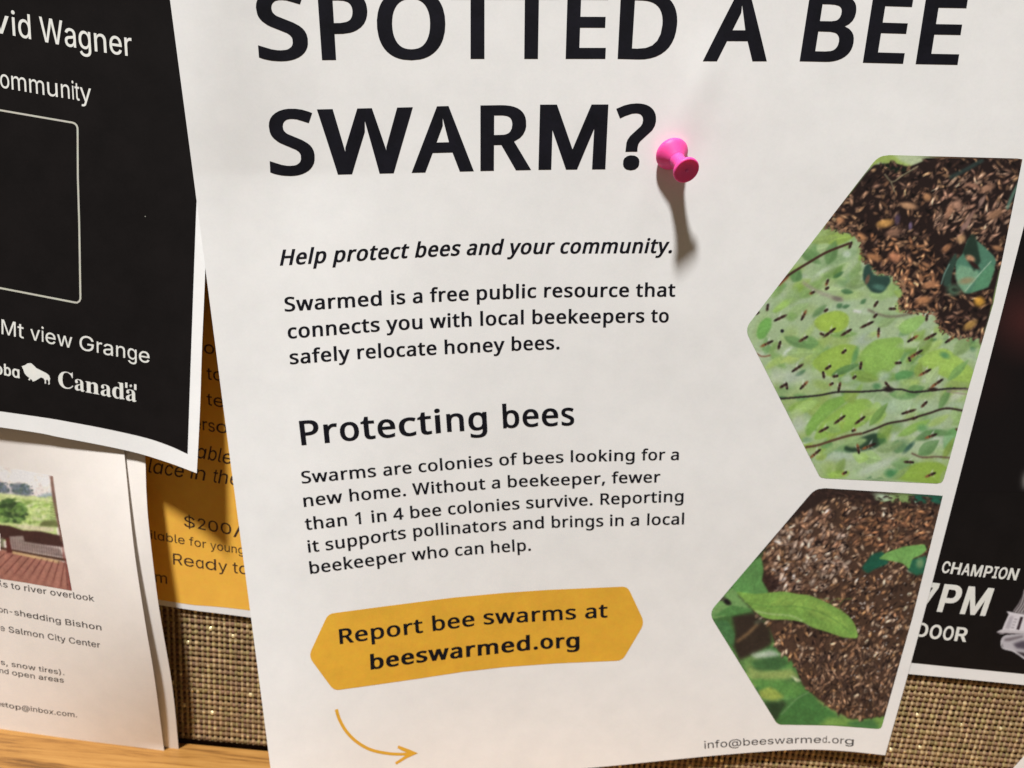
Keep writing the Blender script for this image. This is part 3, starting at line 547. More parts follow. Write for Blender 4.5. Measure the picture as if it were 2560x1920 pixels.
def photo(name, poly, canvas, sf, parent, step=2.1, label=None, mat=None):
    """a convex printed picture, laid as a fine grid so that every point of it carries its own colour"""
    p = np.asarray(poly, float); y0, y1 = p[:, 1].min() + .05, p[:, 1].max() - .05
    ny = int((y1 - y0) / step) + 1; nx = int((p[:, 0].max() - p[:, 0].min()) / step) + 1
    rows = []
    for y in np.linspace(y0, y1, ny):
        xs = []
        for i in range(len(p)):
            (ax, ay), (bx, by) = p[i], p[(i + 1) % len(p)]
            if (ay > y) != (by > y): xs.append((bx - ax) * (y - ay) / (by - ay) + ax)
        rows.append(np.c_[np.linspace(min(xs), max(xs), nx), np.full(nx, y)])
    P = np.array(rows).reshape(-1, 2); i = np.arange(len(P)).reshape(ny, nx)
    Q = np.stack([i[1:, :-1], i[1:, 1:], i[:-1, 1:], i[:-1, :-1]], -1).reshape(-1, 4)
    o = fast_mesh(name, sf(P), Q, mat or M_PHOTO, parent)
    C = np.clip(canvas.sample(P), 0, 255) / 255
    C = C + (C.mean(1, keepdims=True) - C) * .07
    C = np.where(C <= .04045, C / 12.92, ((C + .055) / 1.055) ** 2.4) / np.array(LIGHT)
    setcol(o, 'Print', np.clip(C, 0.004, .88))
    if label: o['label'] = label
    return o

def bees(cv, poly, n, cols, L, wd, angs, dark=(30, 19, 16), hl=.0, op=1.0):
    p = np.asarray(poly, float); r = cv.rng
    q = r.uniform(p.min(0), p.max(0), (n * 3, 2)); q = q[inside(q, poly)][:n]
    for x, y in q:
        a = r.choice(angs) + r.normal(0, .35); l = r.uniform(*L); w = r.uniform(*wd)
        c = np.array(cols[r.integers(len(cols))], float) * r.uniform(.75, 1.2)
        cv.blob(x + .8, y + 1.6, l + 1.2, w + 1.4, a, dark, .3, .55 * op)
        cv.blob(x, y, l, w, a, c, .45, op)
        if hl > .25 and r.random() < .45:
            q = a + r.choice([-.45, .45]); cv.blob(x - l * .25 * math.cos(q), y - l * .25 * math.sin(q) - 1, l * .75, w * .45, q, np.minimum(c * 1.28 + 16, 222), .4, .8 * op)
        if r.random() < .5:
            for k in (-.45, -.1): cv.blob(x + l * k * math.cos(a), y + l * k * math.sin(a), .9, w * .85, a, dark, .5, .6 * op)
        if r.random() < hl: cv.blob(x - .8 * math.cos(a), y - .8, l * .45, w * .4, a, c * 1.4, .5, .7)
        elif r.random() < .5: cv.blob(x + l * .5 * math.cos(a), y + l * .5 * math.sin(a), l * .35, w * .8, a, dark, .4, .7)

def leaf(cv, x, y, L, W, a, c, soft=1.1, op=.95):
    t = np.linspace(0, 1, 12); w = np.sin(t ** .85 * math.pi) * W * .5; ca, sa = math.cos(a), math.sin(a)
    up = [(x + (u - .5) * L * ca + v * sa, y + (u - .5) * L * sa - v * ca) for u, v in zip(t, w)]
    dn = [(x + (u - .5) * L * ca - v * sa, y + (u - .5) * L * sa + v * ca) for u, v in zip(t, w)][::-1]
    mid = [(x + (u - .5) * L * ca, y + (u - .5) * L * sa) for u in t]
    cv.poly(up + dn, c, soft, op)
    cv.poly(dn + mid, tuple(v * .87 for v in c), soft * 1.3, op * .6)
    cv.stroke(mid[1:-1], max(1.0, W * .07), tuple(min(235, v * 1.16 + 8) for v in c), soft * .6, op * .55)

def fly(cv, x, y, l, a, r):
    ca, sa = math.cos(a), math.sin(a); k = r.random()
    body = (58, 36, 30) if k < .5 else (84, 54, 38)
    cv.blob(x - 1.5 * sa, y - 3.8, l * .6, 2.4, a - .7, (206, 208, 192), .5, .6)
    cv.blob(x + l * .15 * ca + 2, y + 3.2, l * .4, 1.6, a + .9, (196, 192, 172), .5, .4)
    cv.blob(x - l * .5 * ca, y - l * .5 * sa, l * .55, 3.5, a, body if k < .6 else (132, 84, 50), .45)
    cv.blob(x - l * .35 * ca, y - l * .35 * sa, 1.6, 3.1, a, (28, 18, 18), .5, .8)
    cv.blob(x + l * .15 * ca, y + l * .15 * sa, l * .32, 3.9, a, (66, 44, 34), .4)
    cv.blob(x + l * .55 * ca, y + l * .55 * sa, l * .3, 3.0, a, (38, 25, 24), .4)

def paint_swarm_on_branch():
    cv = Canvas(1850, 375, 2570, 1220, (156, 174, 128)); r = cv.rng
    B = lambda pts: cr(1840, 760, 3.352, pts)
    A = lambda pts: cr(1840, 360, 3.072, pts)
    # soft foliage far behind
    for _ in range(330):
        x, y = r.uniform(1850, 2570), r.uniform(480, 1220)
        lean = min(1, max(0, (x - 1880) / 160))
        c = [(126, 156, 76), (142, 166, 82), (150, 174, 98), (160, 178, 142), (112, 146, 88), (176, 186, 164), (134, 158, 66), (146, 164, 90)][r.integers(8)]
        cv.blob(x, y, r.uniform(14, 46), r.uniform(7, 20), r.uniform(-1.2, .5), c, .4, r.uniform(.3, .75) * (0.35 + .65 * lean))
    cv.smooth(2.2)
    GR = [(128, 160, 66), (146, 172, 74), (160, 184, 96), (112, 150, 72), (96, 140, 78), (152, 180, 112), (136, 168, 92), (170, 190, 130), (108, 150, 84)]
    for _ in range(150):
        x, y = r.uniform(1880, 2560), r.uniform(500, 1215)
        if r.random() < max(0, 1 - (x - 1880) / 150) * .9: continue
        leaf(cv, x, y, r.uniform(30, 85), r.uniform(12, 34), r.normal(-.35, .6), GR[r.integers(9)], r.uniform(1.2, 3.4), r.uniform(.45, .9))
    for _ in range(16):
        cv.blob(r.uniform(1880, 2400), r.uniform(560, 1200), r.uniform(8, 26), r.uniform(3, 9), r.uniform(-.9, .3), (198, 206, 186), .5, r.uniform(.4, .8))
    for _ in range(20):
        leaf(cv, r.uniform(1950, 2400), r.uniform(600, 1210), r.uniform(16, 36), r.uniform(6, 14), r.uniform(-.9, .3), (62, 104, 62), 1.6, .75)
    G = [ # measured leaves: poly in crop B, colour
        ([(170, 260), (190, 170), (250, 110), (300, 120), (300, 190), (240, 290), (190, 300)], (104, 156, 72)),
        ([(300, 60), (420, -40), (520, -60), (430, 20), (330, 80)], (140, 172, 84)),
        ([(640, 150), (720, 80), (860, 50), (950, 90), (940, 190), (860, 240), (700, 230)], (146, 172, 64)),
        ([(340, 510), (420, 440), (570, 400), (600, 430), (450, 480)], (158, 176, 92)),
        ([(620, 500), (720, 400), (900, 330), (1040, 350), (980, 470), (900, 620), (740, 600)], (138, 166, 66)),
        ([(1030, 420), (1150, 300), (1400, 270), (1420, 400), (1300, 560), (1170, 640), (1060, 560)], (130, 166, 74)),
        ([(1350, 200), (1420, 130), (1560, 90), (1600, 120), (1500, 230), (1400, 260)], (136, 172, 90)),
        ([(1500, 480), (1620, 400), (1750, 360), (1900, 470), (2000, 560), (1960, 660), (1800, 640), (1640, 560)], (148, 178, 78)),
        ([(1330, 590), (1400, 555), (1500, 570), (1450, 620), (1340, 640)], (84, 136, 74)),
        ([(570, 1050), (640, 940), (760, 800), (930, 760), (960, 790), (820, 900), (700, 1010), (600, 1120)], (116, 156, 66)),
        ([(700, 1010), (820, 900), (980, 800), (1120, 790), (1180, 900), (1080, 1010), (880, 1090), (640, 1150)], (132, 166, 70)),
        ([(1120, 1010), (1110, 880), (1190, 800), (1270, 930), (1200, 1000)], (148, 178, 86)),
        ([(1740, 1210), (1730, 1110), (1810, 1040), (1880, 1040), (1850, 1140), (1790, 1240)], (98, 150, 84)),
        ([(1340, 1110), (1480, 1000), (1640, 960), (1600, 1010), (1430, 1110)], (128, 164, 76)),
        ([(450, 920), (560, 810), (700, 800), (640, 880), (500, 940)], (150, 178, 96)),
        ([(1340, 1420), (1500, 1330), (1700, 1320), (1790, 1380), (1760, 1510), (1560, 1500), (1350, 1480)], (130, 158, 58)),
        ([(760, 1430), (860, 1390), (960, 1400), (930, 1450), (800, 1470)], (138, 168, 72)),
        ([(960, 1250), (1060, 1240), (1130, 1290), (1030, 1350)], (152, 182, 96)),
        ([(1320, 1200), (1370, 1160), (1450, 1190), (1400, 1240), (1330, 1250)], (92, 134, 78)),
    ]
    for p, c in G:
        cv.poly(B(rounded(p, 60)), c, 1.7, .95)
        cv.poly(B(rounded([(x * .8 + np.mean([k[0] for k in p]) * .2 - 6, y * .7 + np.mean([k[1] for k in p]) * .3 - 8) for x, y in p], 60)), tuple(v * 1.09 for v in c), 3, .6)
        q = np.array(B(p)); m = q.mean(0)
        cv.stroke([q[0], m, q[len(q) // 2 + 1]], 2.4, tuple(min(255, v + 26) for v in c), 1.6, .5)
    for x, y, a, b, c in ((1075, 300, 70, 40, (150, 158, 152)), (150, 430, 90, 30, (200, 200, 196)), (420, 620, 150, 60, (196, 196, 190)), (930, 630, 45, 30, (206, 204, 190)),
                          (1240, 600, 50, 36, (190, 200, 196)), (1500, 340, 120, 30, (200, 208, 190)), (1420, 860, 240, 60, (168, 192, 156)), (1640, 1150, 160, 60, (180, 190, 170)),
                          (520, 1000, 60, 90, (188, 190, 186)), (820, 1270, 180, 40, (172, 186, 172)), (1180, 1360, 190, 32, (188, 194, 180)), (1580, 700, 150, 20, (196, 200, 182)), (1850, 770, 70, 30, (206, 200, 196))):
        X, Y = B([(x, y)])[0]; cv.blob(X, Y, a / 3.35, b / 3.35, r.uniform(-.4, .1), c, .5, .5)
    for x, y, rx, ry, an, c in ((1380, 1190, 66, 40, -.4, (96, 128, 84)), (1450, 1200, 60, 18, -.8, (50, 84, 70)), (1300, 1420, 50, 36, 0, (64, 124, 72)), (1000, 430, 22, 70, .3, (92, 140, 80)),
                                (1985, 340, 30, 50, 0, (72, 116, 76)), (1750, 430, 40, 24, .4, (84, 136, 84)), (1560, 1040, 40, 30, 0, (96, 146, 84)), (1180, 690, 34, 26, 0, (80, 130, 78)), (590, 1140, 40, 24, 0, (120, 150, 110))):
        X, Y = B([(x, y)])[0]; cv.blob(X, Y, rx / 3.35, ry / 3.35, an, c, .5, .9)
    cv.poly(B(rounded([(890, 1215), (960, 1150), (1150, 1080), (1230, 1090), (1250, 1150), (1170, 1210), (980, 1245)], 40)), (34, 58, 40), 2.2, .95)
    cv.poly(B([(1180, 1080), (1250, 1090), (1270, 1170), (1200, 1190)]), (74, 118, 62), 3, .8)
    for _ in range(85):
        x, y = r.uniform(1900, 2500), r.uniform(540, 1205)
        if r.random() < max(0, 1 - (x - 1890) / 130): continue
        c = np.array(GR[r.integers(9)], float) * r.uniform(.84, 1.02)
        leaf(cv, x, y, r.uniform(34, 84), r.uniform(15, 36), r.normal(-.45, .5), c, r.uniform(1.2, 2.6), r.uniform(.55, .9))
    # blurred far twigs
    cv.stroke(A([(510, 1060), (600, 1120), (720, 1170), (820, 1195)]), 9, (150, 140, 122), 3, .8)
    cv.blob(*A([(780, 1190)])[0], 13, 6, .2, (112, 100, 90), .5, .8)
    cv.stroke(A([(1010, 1270), (1100, 1310), (1220, 1325), (1400, 1290)]), 6, (108, 98, 80), 2, .85)
    cv.stroke(A([(900, 1280), (960, 1290)]), 7, (206, 200, 196), 2, .8)
    # twigs
    cv.stroke(A([(320, 1085), (400, 1010), (560, 910), (700, 830), (880, 760)]), 6.2, (62, 36, 28), 1, .95)
    cv.stroke(A([(330, 1085), (400, 1020)]), 5, (140, 70, 44), 1.5, .8)
    cv.stroke(B([(360, 795), (520, 782), (700, 765), (850, 738), (1050, 735), (1250, 722), (1380, 715), (1480, 738), (1640, 725), (1800, 708), (1960, 712)]), 5.2, (40, 34, 34), .9, .95)
    cv.blob(*B([(1280, 715)])[0], 13, 7, .1, (36, 26, 26), .4); cv.blob(*B([(1650, 715)])[0], 12, 5, 0, (44, 30, 26), .4)
    cv.stroke(B([(1960, 712), (1760, 730), (1850, 745), (1950, 760)]), 3, (150, 130, 116), 1, .8)
    cv.stroke(B([(580, 1200), (680, 1185), (820, 1140), (960, 1100), (1060, 1085)]), 6.4, (84, 56, 40), 1, .95)
    cv.stroke(B([(1060, 1085), (1180, 1040), (1280, 1000), (1420, 975), (1520, 945), (1620, 915), (1760, 875), (1910, 895)]), 5.6, (52, 38, 32), .9, .95)
    cv.stroke(B([(1470, 1250), (1560, 1285), (1680, 1280), (1800, 1290)]), 4.5, (96, 70, 56), 1.4, .9)
    cv.stroke(B([(165, 410), (220, 440), (290, 430)]), 4, (122, 80, 56), 1, .9)
    # flying bees
    fl = [(365, 120, 110, -.45), (565, 100, 90, -1.1), (570, 290, 85, -.55), (790, 235, 120, -.65), (930, 235, 100, -.55), (1105, 170, 115, -.45), (1195, 235, 80, -1.5), (1475, 295, 100, -.55),
          (1635, 270, 110, -.5), (1790, 300, 100, -.6), (1515, 415, 120, -.55), (1455, 465, 40, 1.2), (1590, 570, 110, -.5), (510, 540, 110, -.6), (775, 530, 60, -.6), (733, 590, 60, 1.4),
          (1045, 520, 66, -1.4), (425, 690, 60, 1.4), (565, 685, 90, -.8), (865, 700, 80, -1.35), (265, 330, 110, -.45), (365, 340, 70, -1.3), (265, 25, 60, -1.4), (180, 75, 40, -.5),
          (1690, 660, 120, -.6), (875, 965, 110, -.65), (740, 1050, 90, -.5), (1045, 970, 100, -.65), (985, 1060, 40, -.4), (1440, 905, 120, -.3), (1500, 955, 50, -.4), (1640, 1105, 100, -.35),
          (1120, 1190, 120, -.4), (1025, 1220, 80, 1.4), (670, 1250, 110, -.7), (1455, 1325, 80, .05), (1635, 1430, 90, -.4), (1600, 110, 60, -1.4), (1270, 680, 60, .9)]
    for x, y, l, a in fl:
        X, Y = B([(x, y)])[0]; fly(cv, X, Y, l / 3.352 * .56, a + math.pi * (r.random() < .3), r)
    for _ in range(26):
        x, y = r.uniform(1890, 2400), r.uniform(560, 1190); fly(cv, x, y, r.uniform(6, 12), r.normal(-.6, .4), r)
    cv.blob(*B([(387, 226)])[0], 4.6, 4.6, 0, (30, 30, 34), .3)
    # top-left leaf and the swarm itself
    cv.poly(A([(1020, 190), (1080, 100), (1150, 60), (1480, 60), (1470, 130), (1400, 180), (1200, 165), (1100, 140)]), (150, 168, 82), 1.5)
    cv.poly(A([(1200, 60), (1480, 60), (1450, 140), (1380, 180), (1260, 130)]), (176, 184, 150), 3, .8)
    sw = A([(1060, 160), (1200, 145), (1330, 175), (1440, 130), (1500, 70), (2260, 60), (2200, 300), (2120, 560), (2080, 800), (2040, 900), (1990, 1120), (1940, 1350), (1890, 1500),
            (1850, 1490), (1700, 1470), (1600, 1440), (1560, 1390), (1520, 1280), (1430, 1290), (1280, 1270), (1240, 1220), (1290, 1140), (1260, 1050), (1180, 1000), (1080, 980), (990, 900),
            (970, 800), (960, 740), (900, 700), (790, 660), (700, 630), (690, 600), (860, 400), (1000, 220)])
    cv.poly(sw, (34, 22, 20), 1.6)
    cv.poly(A([(1120, 150), (1320, 190), (1300, 240), (1160, 200)]), (14, 28, 18), 2)
    cols = [(136, 98, 68), (108, 74, 52), (168, 126, 88), (92, 64, 50), (150, 110, 82), (118, 86, 68)]
    bees(cv, sw, 260, [(82, 54, 42), (66, 44, 36), (96, 64, 48)], (6, 10), (2.2, 4), [-.9, -1.1, -.6, 1.5, .3], (22, 14, 14), .1, .75)
    bees(cv, sw, 400, cols, (6.5, 12.5), (2.6, 4.8), [-.9, -1.1, -.6, 1.5, .3, .9], (16, 10, 11), .5, .95)
    bees(cv, A([(1500, 300), (2150, 200), (2100, 700), (1700, 780), (1500, 600)]), 85, [(168, 124, 98), (152, 110, 86), (186, 144, 114)], (8, 14), (2.8, 4.6), [-.9, -1.0, -.8], (20, 12, 12), .5, .9)
    bees(cv, A([(960, 700), (1500, 740), (1560, 1280), (1280, 1260), (1180, 1000), (1000, 900)]), 80, [(176, 120, 80), (154, 102, 66), (192, 140, 98)], (7, 13), (3, 5.2), [-.4, .5, 1.3, -1.2], (20, 12, 12), .5, .9)
    for _ in range(330):
        q = np.array([[r.uniform(1900, 2560), r.uniform(380, 850)]])
        if inside(q, sw)[0]: cv.blob(*q[0], r.uniform(4, 10), r.uniform(1.6, 4.4), r.uniform(-1.5, 1.5), (14, 8, 9), .4, .9)
    for x, y, rx, ry, a, c in ((1145, 610, 60, 30, -.2, (188, 136, 70)), (1330, 475, 60, 26, .2, (176, 130, 92)), (800, 585, 30, 28, 0, (176, 120, 80)), (1220, 870, 46, 34, .3, (182, 118, 82)), (1990, 540, 70, 26, -.5, (142, 102, 74)),
                               (1640, 520, 24, 60, .4, (160, 112, 84)), (1700, 470, 36, 34, 0, (170, 124, 98)), (1440, 1200, 60, 30, -.2, (168, 112, 72)), (1870, 1210, 40, 36, 0, (196, 140, 50)), (1760, 630, 54, 16, -.9, (148, 112, 98)),
                               (1890, 440, 50, 14, -1.1, (150, 116, 100)), (1800, 560, 60, 14, -1.0, (140, 104, 88)), (1470, 410, 30, 30, 0, (166, 116, 76)), (960, 710, 44, 24, .5, (176, 120, 76)), (1490, 1080, 60, 26, -.3, (164, 110, 74)),
                               (1800, 1390, 56, 26, -.6, (160, 120, 60)), (1620, 800, 44, 20, -.8, (150, 100, 66)), (1060, 870, 60, 26, .3, (156, 104, 66)), (2010, 800, 40, 20, .2, (150, 104, 70)), (1210, 680, 60, 28, -.3, (134, 96, 74)),
                               (1730, 730, 30, 34, .8, (178, 134, 92)), (1240, 580, 20, 40, .2, (70, 54, 70)), (1340, 630, 14, 30, .1, (104, 86, 108)), (1930, 340, 60, 24, -.4, (150, 108, 82)), (1820, 320, 50, 16, .2, (140, 98, 76))):
        X, Y = A([(x, y)])[0]; cv.blob(X, Y, rx / 3.07, ry / 3.07, a, c, .45, .92)
        cv.blob(X - rx / 9, Y - ry / 9, rx / 6, ry / 7, a, tuple(v * 1.14 for v in c), .5, .6)
    edge = A([(700, 640), (800, 660), (900, 690), (960, 760), (970, 840), (1000, 920), (1080, 985), (1190, 1005), (1270, 1060), (1300, 1150), (1250, 1230), (1290, 1280), (1430, 1290), (1520, 1290), (1560, 1400), (1600, 1440), (1700, 1475), (1850, 1495)])
    for x, y in smoothline(edge, 190):
        c = cols[r.integers(6)]; cv.blob(x + r.normal(0, 3), y + r.normal(0, 3.4), r.uniform(3, 6.5), r.uniform(1.4, 3), r.uniform(-1.5, 1.5), c, .4, .9)
        if r.random() < .5: cv.blob(x + r.normal(0, 4), y + r.normal(0, 4), r.uniform(2, 4), 1.5, r.uniform(-1.5, 1.5), (40, 26, 22), .4, .9)
    # teal leaves caught in the swarm
    cv.poly(A(rounded([(1680, 900), (1740, 850), (1790, 700), (1900, 780), (1980, 860), (2000, 900), (1940, 1100), (1760, 1160), (1700, 1060)], 50)), (74, 118, 92), 1.6)
    cv.poly(A([(1680, 1000), (1720, 930), (1840, 960), (1870, 1000), (1760, 1150), (1700, 1080)]), (120, 160, 122), 2.5, .85)
    cv.poly(A([(1870, 1000), (1960, 920), (1990, 960), (1940, 1100), (1800, 1140)]), (84, 136, 96), 2, .85)
    cv.stroke(A([(1760, 1130), (1860, 1010), (1960, 900)]), 2.4, (170, 190, 160), .9, .8)
    cv.blob(*A([(1770, 1050)])[0], 18, 8, -.2, (146, 126, 88), .5, .8)
    cv.poly(A([(1740, 830), (1800, 690), (1840, 700), (1880, 900), (1830, 980), (1780, 900)]), (28, 44, 34), 2, .9)
    cv.blob(*A([(1800, 880)])[0], 12, 8, .5, (180, 132, 96), .4); cv.blob(*A([(1830, 930)])[0], 16, 5, .7, (44, 26, 24), .4)
    cv.poly(A(rounded([(1590, 1090), (1590, 1000), (1640, 900), (1690, 830), (1700, 880), (1660, 1000), (1650, 1100)], 20)), (44, 66, 54), 2)
    cv.stroke(A([(1575, 1080), (1600, 1000), (1640, 920)]), 2.6, (120, 158, 140), 1, .8)
    cv.poly(A(rounded([(970, 1040), (980, 950), (1020, 910), (1060, 1010), (1180, 1010), (1190, 1060), (1120, 1150), (1040, 1140)], 30)), (40, 66, 56), 2)
    cv.blob(*A([(1100, 1100)])[0], 16, 7, .2, (76, 116, 98), .5, .8); cv.blob(*A([(1010, 1040)])[0], 5, 12, .3, (120, 80, 60), .4, .8)
    cv.blob(*A([(1670, 1120)])[0], 16, 13, .2, (78, 112, 84), .5, .8); cv.blob(*A([(1680, 1120)])[0], 8, 5, .2, (36, 44, 34), .5, .9)
    cv.stroke(A([(1640, 260), (1760, 200), (1900, 120)]), 10, (44, 66, 60), 2.5, .75)
    cv.stroke(A([(2080, 500), (2130, 380), (2200, 260)]), 8, (92, 130, 110), 2, .8)
    cv.stroke(A([(1140, 230), (1200, 290), (1280, 240), (1400, 170)]), 3, (150, 140, 104), 1, .85)
    cv.stroke(A([(1190, 290), (1220, 370)]), 2.6, (150, 140, 104), 1, .85)
    cv.mottle(.018, 2.0); cv.mottle(.012, 9); cv.smooth(.75)
    return cv

def paint_swarm_close():
    cv = Canvas(1765, 1210, 2370, 1830, (66, 104, 52)); r = cv.rng
    D = lambda pts: cr(1760, 1200, 2.592, pts)
    cv.poly(D([(640, 30), (1600, 60), (1590, 220), (900, 160), (600, 260), (350, 500), (300, 400)]), (44, 30, 26), 6)
    for _ in range(60):
        x, y = r.uniform(100, 900), r.uniform(1080, 1640)
        leaf(cv, *D([(x, y)])[0], r.uniform(50, 120), r.uniform(18, 44), r.uniform(-.6, .8), [(88, 140, 66), (122, 160, 80), (58, 104, 54), (150, 172, 92), (74, 124, 64)][r.integers(5)], r.uniform(1.5, 4), r.uniform(.5, .9))
    for _ in range(30):
        x, y = r.uniform(0, 1500), r.uniform(900, 1650)
        c = [(70, 120, 60), (110, 148, 70), (140, 162, 84), (52, 90, 50), (86, 130, 66)][r.integers(5)]
        cv.blob(*D([(x, y)])[0], r.uniform(20, 50), r.uniform(8, 22), r.uniform(-.2, .7), c, .5, .55)
    cv.poly(D([(180, 880), (330, 860), (430, 960), (440, 1060), (380, 1100), (230, 1170), (190, 1080), (200, 980)]), (48, 38, 30), 4)
    cv.stroke(D([(210, 1050), (290, 990), (350, 930)]), 8, (116, 88, 58), 2.5, .9)
    cv.stroke(D([(330, 930), (380, 900)]), 10, (84, 88, 68), 3, .7)
    cv.poly(D([(60, 910), (150, 910), (200, 1000), (190, 1080), (110, 1010)]), (66, 110, 62), 2)
    cv.poly(D([(300, 1130), (430, 1100), (500, 1130), (470, 1150), (340, 1160)]), (184, 194, 170), 4, .9)
    cv.poly(D([(300, 1170), (480, 1140), (560, 1180), (480, 1230), (330, 1240)]), (56, 96, 52), 4, .9)
    cv.poly(D([(270, 1210), (400, 1250), (560, 1220), (620, 1280), (480, 1290), (320, 1300)]), (140, 158, 84), 4, .9)
    cv.poly(D([(560, 1265), (640, 1300), (600, 1310)]), (200, 200, 160), 2, .9)
    cv.poly(D([(300, 1290), (480, 1290), (640, 1330), (700, 1400), (620, 1420), (420, 1380), (320, 1330)]), (84, 136, 62), 4, .9)
    cv.poly(D([(350, 1370), (420, 1340), (470, 1360), (520, 1410), (440, 1430), (370, 1410)]), (150, 164, 70), 3, .9)
    cv.poly(D([(390, 1440), (520, 1430), (540, 1470), (480, 1570), (440, 1550)]), (34, 58, 34), 4, .95)
    cv.poly(D(rounded([(460, 1590), (500, 1490), (620, 1390), (690, 1370), (740, 1440), (830, 1490), (900, 1600)], 40)), (62, 112, 54), 3)
    cv.stroke(D([(500, 1520), (600, 1420), (690, 1370)]), 3, (120, 156, 100), 1.4, .7)
    cv.poly(D([(740, 1600), (800, 1540), (900, 1540), (1170, 1530), (1180, 1640)]), (112, 150, 68), 4)
    cv.poly(D([(930, 1570), (1090, 1545), (1140, 1600), (1100, 1640), (940, 1610)]), (64, 112, 58), 4)
    cv.poly(D([(1110, 110), (1180, 75), (1360, 85), (1350, 150), (1150, 150)]), (126, 150, 84), 4)
    cv.blob(*D([(1165, 110)])[0], 18, 12, .2, (176, 190, 160), .6, .9)
    cv.poly(D([(1350, 85), (1580, 100), (1540, 160), (1350, 150)]), (30, 88, 66), 4)
    sw = D([(770, 130), (900, 110), (1100, 140), (1560, 160), (1500, 330), (1430, 600), (1330, 1000), (1250, 1280), (1180, 1530), (950, 1550), (840, 1490), (740, 1420), (640, 1330), (600, 1230), (560, 1160),
            (480, 1110), (430, 980), (400, 900), (330, 870), (330, 700), (390, 640), (370, 500), (480, 330), (600, 240), (700, 190)])
    cv.poly(sw, (70, 49, 37), 2)
    cols = [(162, 118, 84), (140, 98, 66), (180, 142, 108), (112, 78, 54), (192, 162, 132), (150, 108, 70), (124, 88, 62)]
    angs = [-.7, -.9, -.5, -1.3, .9, 1.3]
    bees(cv, sw, 350, [(84, 58, 44), (66, 46, 38), (100, 70, 52)], (6, 10), (2, 3.4), angs, (30, 20, 18), .1, .8)
    bees(cv, sw, 900, cols, (6, 10), (2.6, 4.2), angs, (28, 18, 17), .4, .95)
    # upper left lies in brighter light in that picture, the right is russet, the foot is dark
    bees(cv, D([(480, 340), (760, 160), (900, 300), (960, 640), (740, 720), (440, 700), (390, 560)]), 230, [(186, 152, 126), (162, 122, 92), (140, 100, 74), (200, 172, 148)], (7, 11.5), (3, 5), [-.6, -.8, -.4, -1.1, .6], (34, 21, 19), .35, .95)
    bees(cv, D([(880, 260), (1500, 180), (1430, 420), (1000, 420)]), 90, [(160, 106, 70), (138, 94, 64), (110, 78, 58), (172, 114, 74)], (7, 12), (2.8, 4.6), [-.3, .2, -.7], (34, 20, 18), .3, .85)
    bees(cv, D([(560, 1170), (1290, 1050), (1170, 1530), (860, 1500)]), 240, [(134, 98, 70), (98, 70, 52), (160, 122, 92), (64, 46, 38)], (7, 11.5), (2, 3.4), [-1.1, -1.4, .9, 1.2, -.7], (22, 15, 17), .3, .9)
    for _ in range(330):
        q = np.array([[r.uniform(1780, 2350), r.uniform(1230, 1810)]])
        if inside(q, sw)[0]: cv.blob(*q[0], r.uniform(3.5, 8), r.uniform(1.4, 3.6), r.uniform(-1.5, 1.5), (22, 14, 15), .4, .88)
    bees(cv, D([(600, 60), (1100, 60), (1550, 120), (1500, 180), (900, 140)]), 90, [(70, 48, 40), (50, 34, 30), (96, 64, 50)], (4, 8), (1.6, 3), [-.5, .4], (30, 20, 18), 0, .7)
    for _ in range(110):
        x, y = r.uniform(900, 1330), r.uniform(600, 1500)
        cv.blob(*D([(x, y)])[0], r.uniform(1.6, 3.2), r.uniform(1, 1.8), r.uniform(-1.4, .6), (206, 196, 184), .4, r.uniform(.4, .85))
    cv.poly(D([(390, 590), (480, 640), (500, 700), (430, 720), (350, 690), (340, 650)]), (44, 26, 24), 3, .8)
    # leaves
    cv.poly(D(rounded([(1020, 570), (1090, 480), (1160, 460), (1200, 540), (1100, 580), (1060, 610)], 20)), (24, 84, 62), 2)
    cv.poly(D([(1330, 520), (1440, 490), (1440, 600), (1380, 620), (1320, 590)]), (34, 92, 64), 2)
    cv.poly(D(rounded([(1130, 510), (1180, 470), (1300, 430), (1430, 415), (1445, 455), (1400, 490), (1350, 510), (1330, 580), (1290, 540), (1190, 520)], 16)), (110, 158, 78), 1.3)
    cv.blob(*D([(1400, 540)])[0], 9, 12, .1, (118, 146, 96), .5, .8)
    cv.poly(D([(370, 500), (385, 580), (375, 650), (420, 730), (330, 780), (180, 730), (200, 640), (300, 540)]), (88, 136, 70), 1.5)
    cv.poly(D([(40, 880), (60, 800), (180, 700), (260, 760), (340, 820), (300, 850), (150, 880), (60, 900)]), (112, 152, 84), 1.5)
    cv.poly(D([(60, 880), (180, 810), (330, 840), (200, 880)]), (70, 118, 58), 2, .8)
    cv.blob(*D([(150, 790)])[0], 11, 7, .6, (28, 24, 24), .35); cv.blob(*D([(120, 770)])[0], 8, 5, -.5, (70, 62, 56), .4, .8)
    lf = D(rounded([(200, 720), (330, 740), (420, 730), (520, 720), (600, 740), (680, 745), (790, 790), (880, 840), (950, 890), (985, 950), (1003, 1028), (900, 1020), (800, 985), (700, 955), (640, 920),
                    (540, 905), (440, 905), (380, 890), (330, 850), (260, 780)], [30] * 11 + [3] + [20] * 10))
    cv.poly([(x + 2, y + 7) for x, y in lf], (40, 30, 24), 2.5, .55)
    cv.poly(lf, (116, 154, 66), 1.1)
    cv.poly(D([(520, 740), (680, 760), (860, 860), (950, 960), (800, 920), (640, 840), (420, 810)]), (134, 168, 72), 4, .8)
    cv.stroke(D([(260, 790), (420, 820), (600, 820), (760, 860), (880, 930), (960, 1000)]), 2.4, (92, 134, 58), 1, .85)
    cv.stroke(D([(330, 850), (440, 870), (560, 880), (640, 915)]), 4, (160, 182, 116), 1.6, .8)
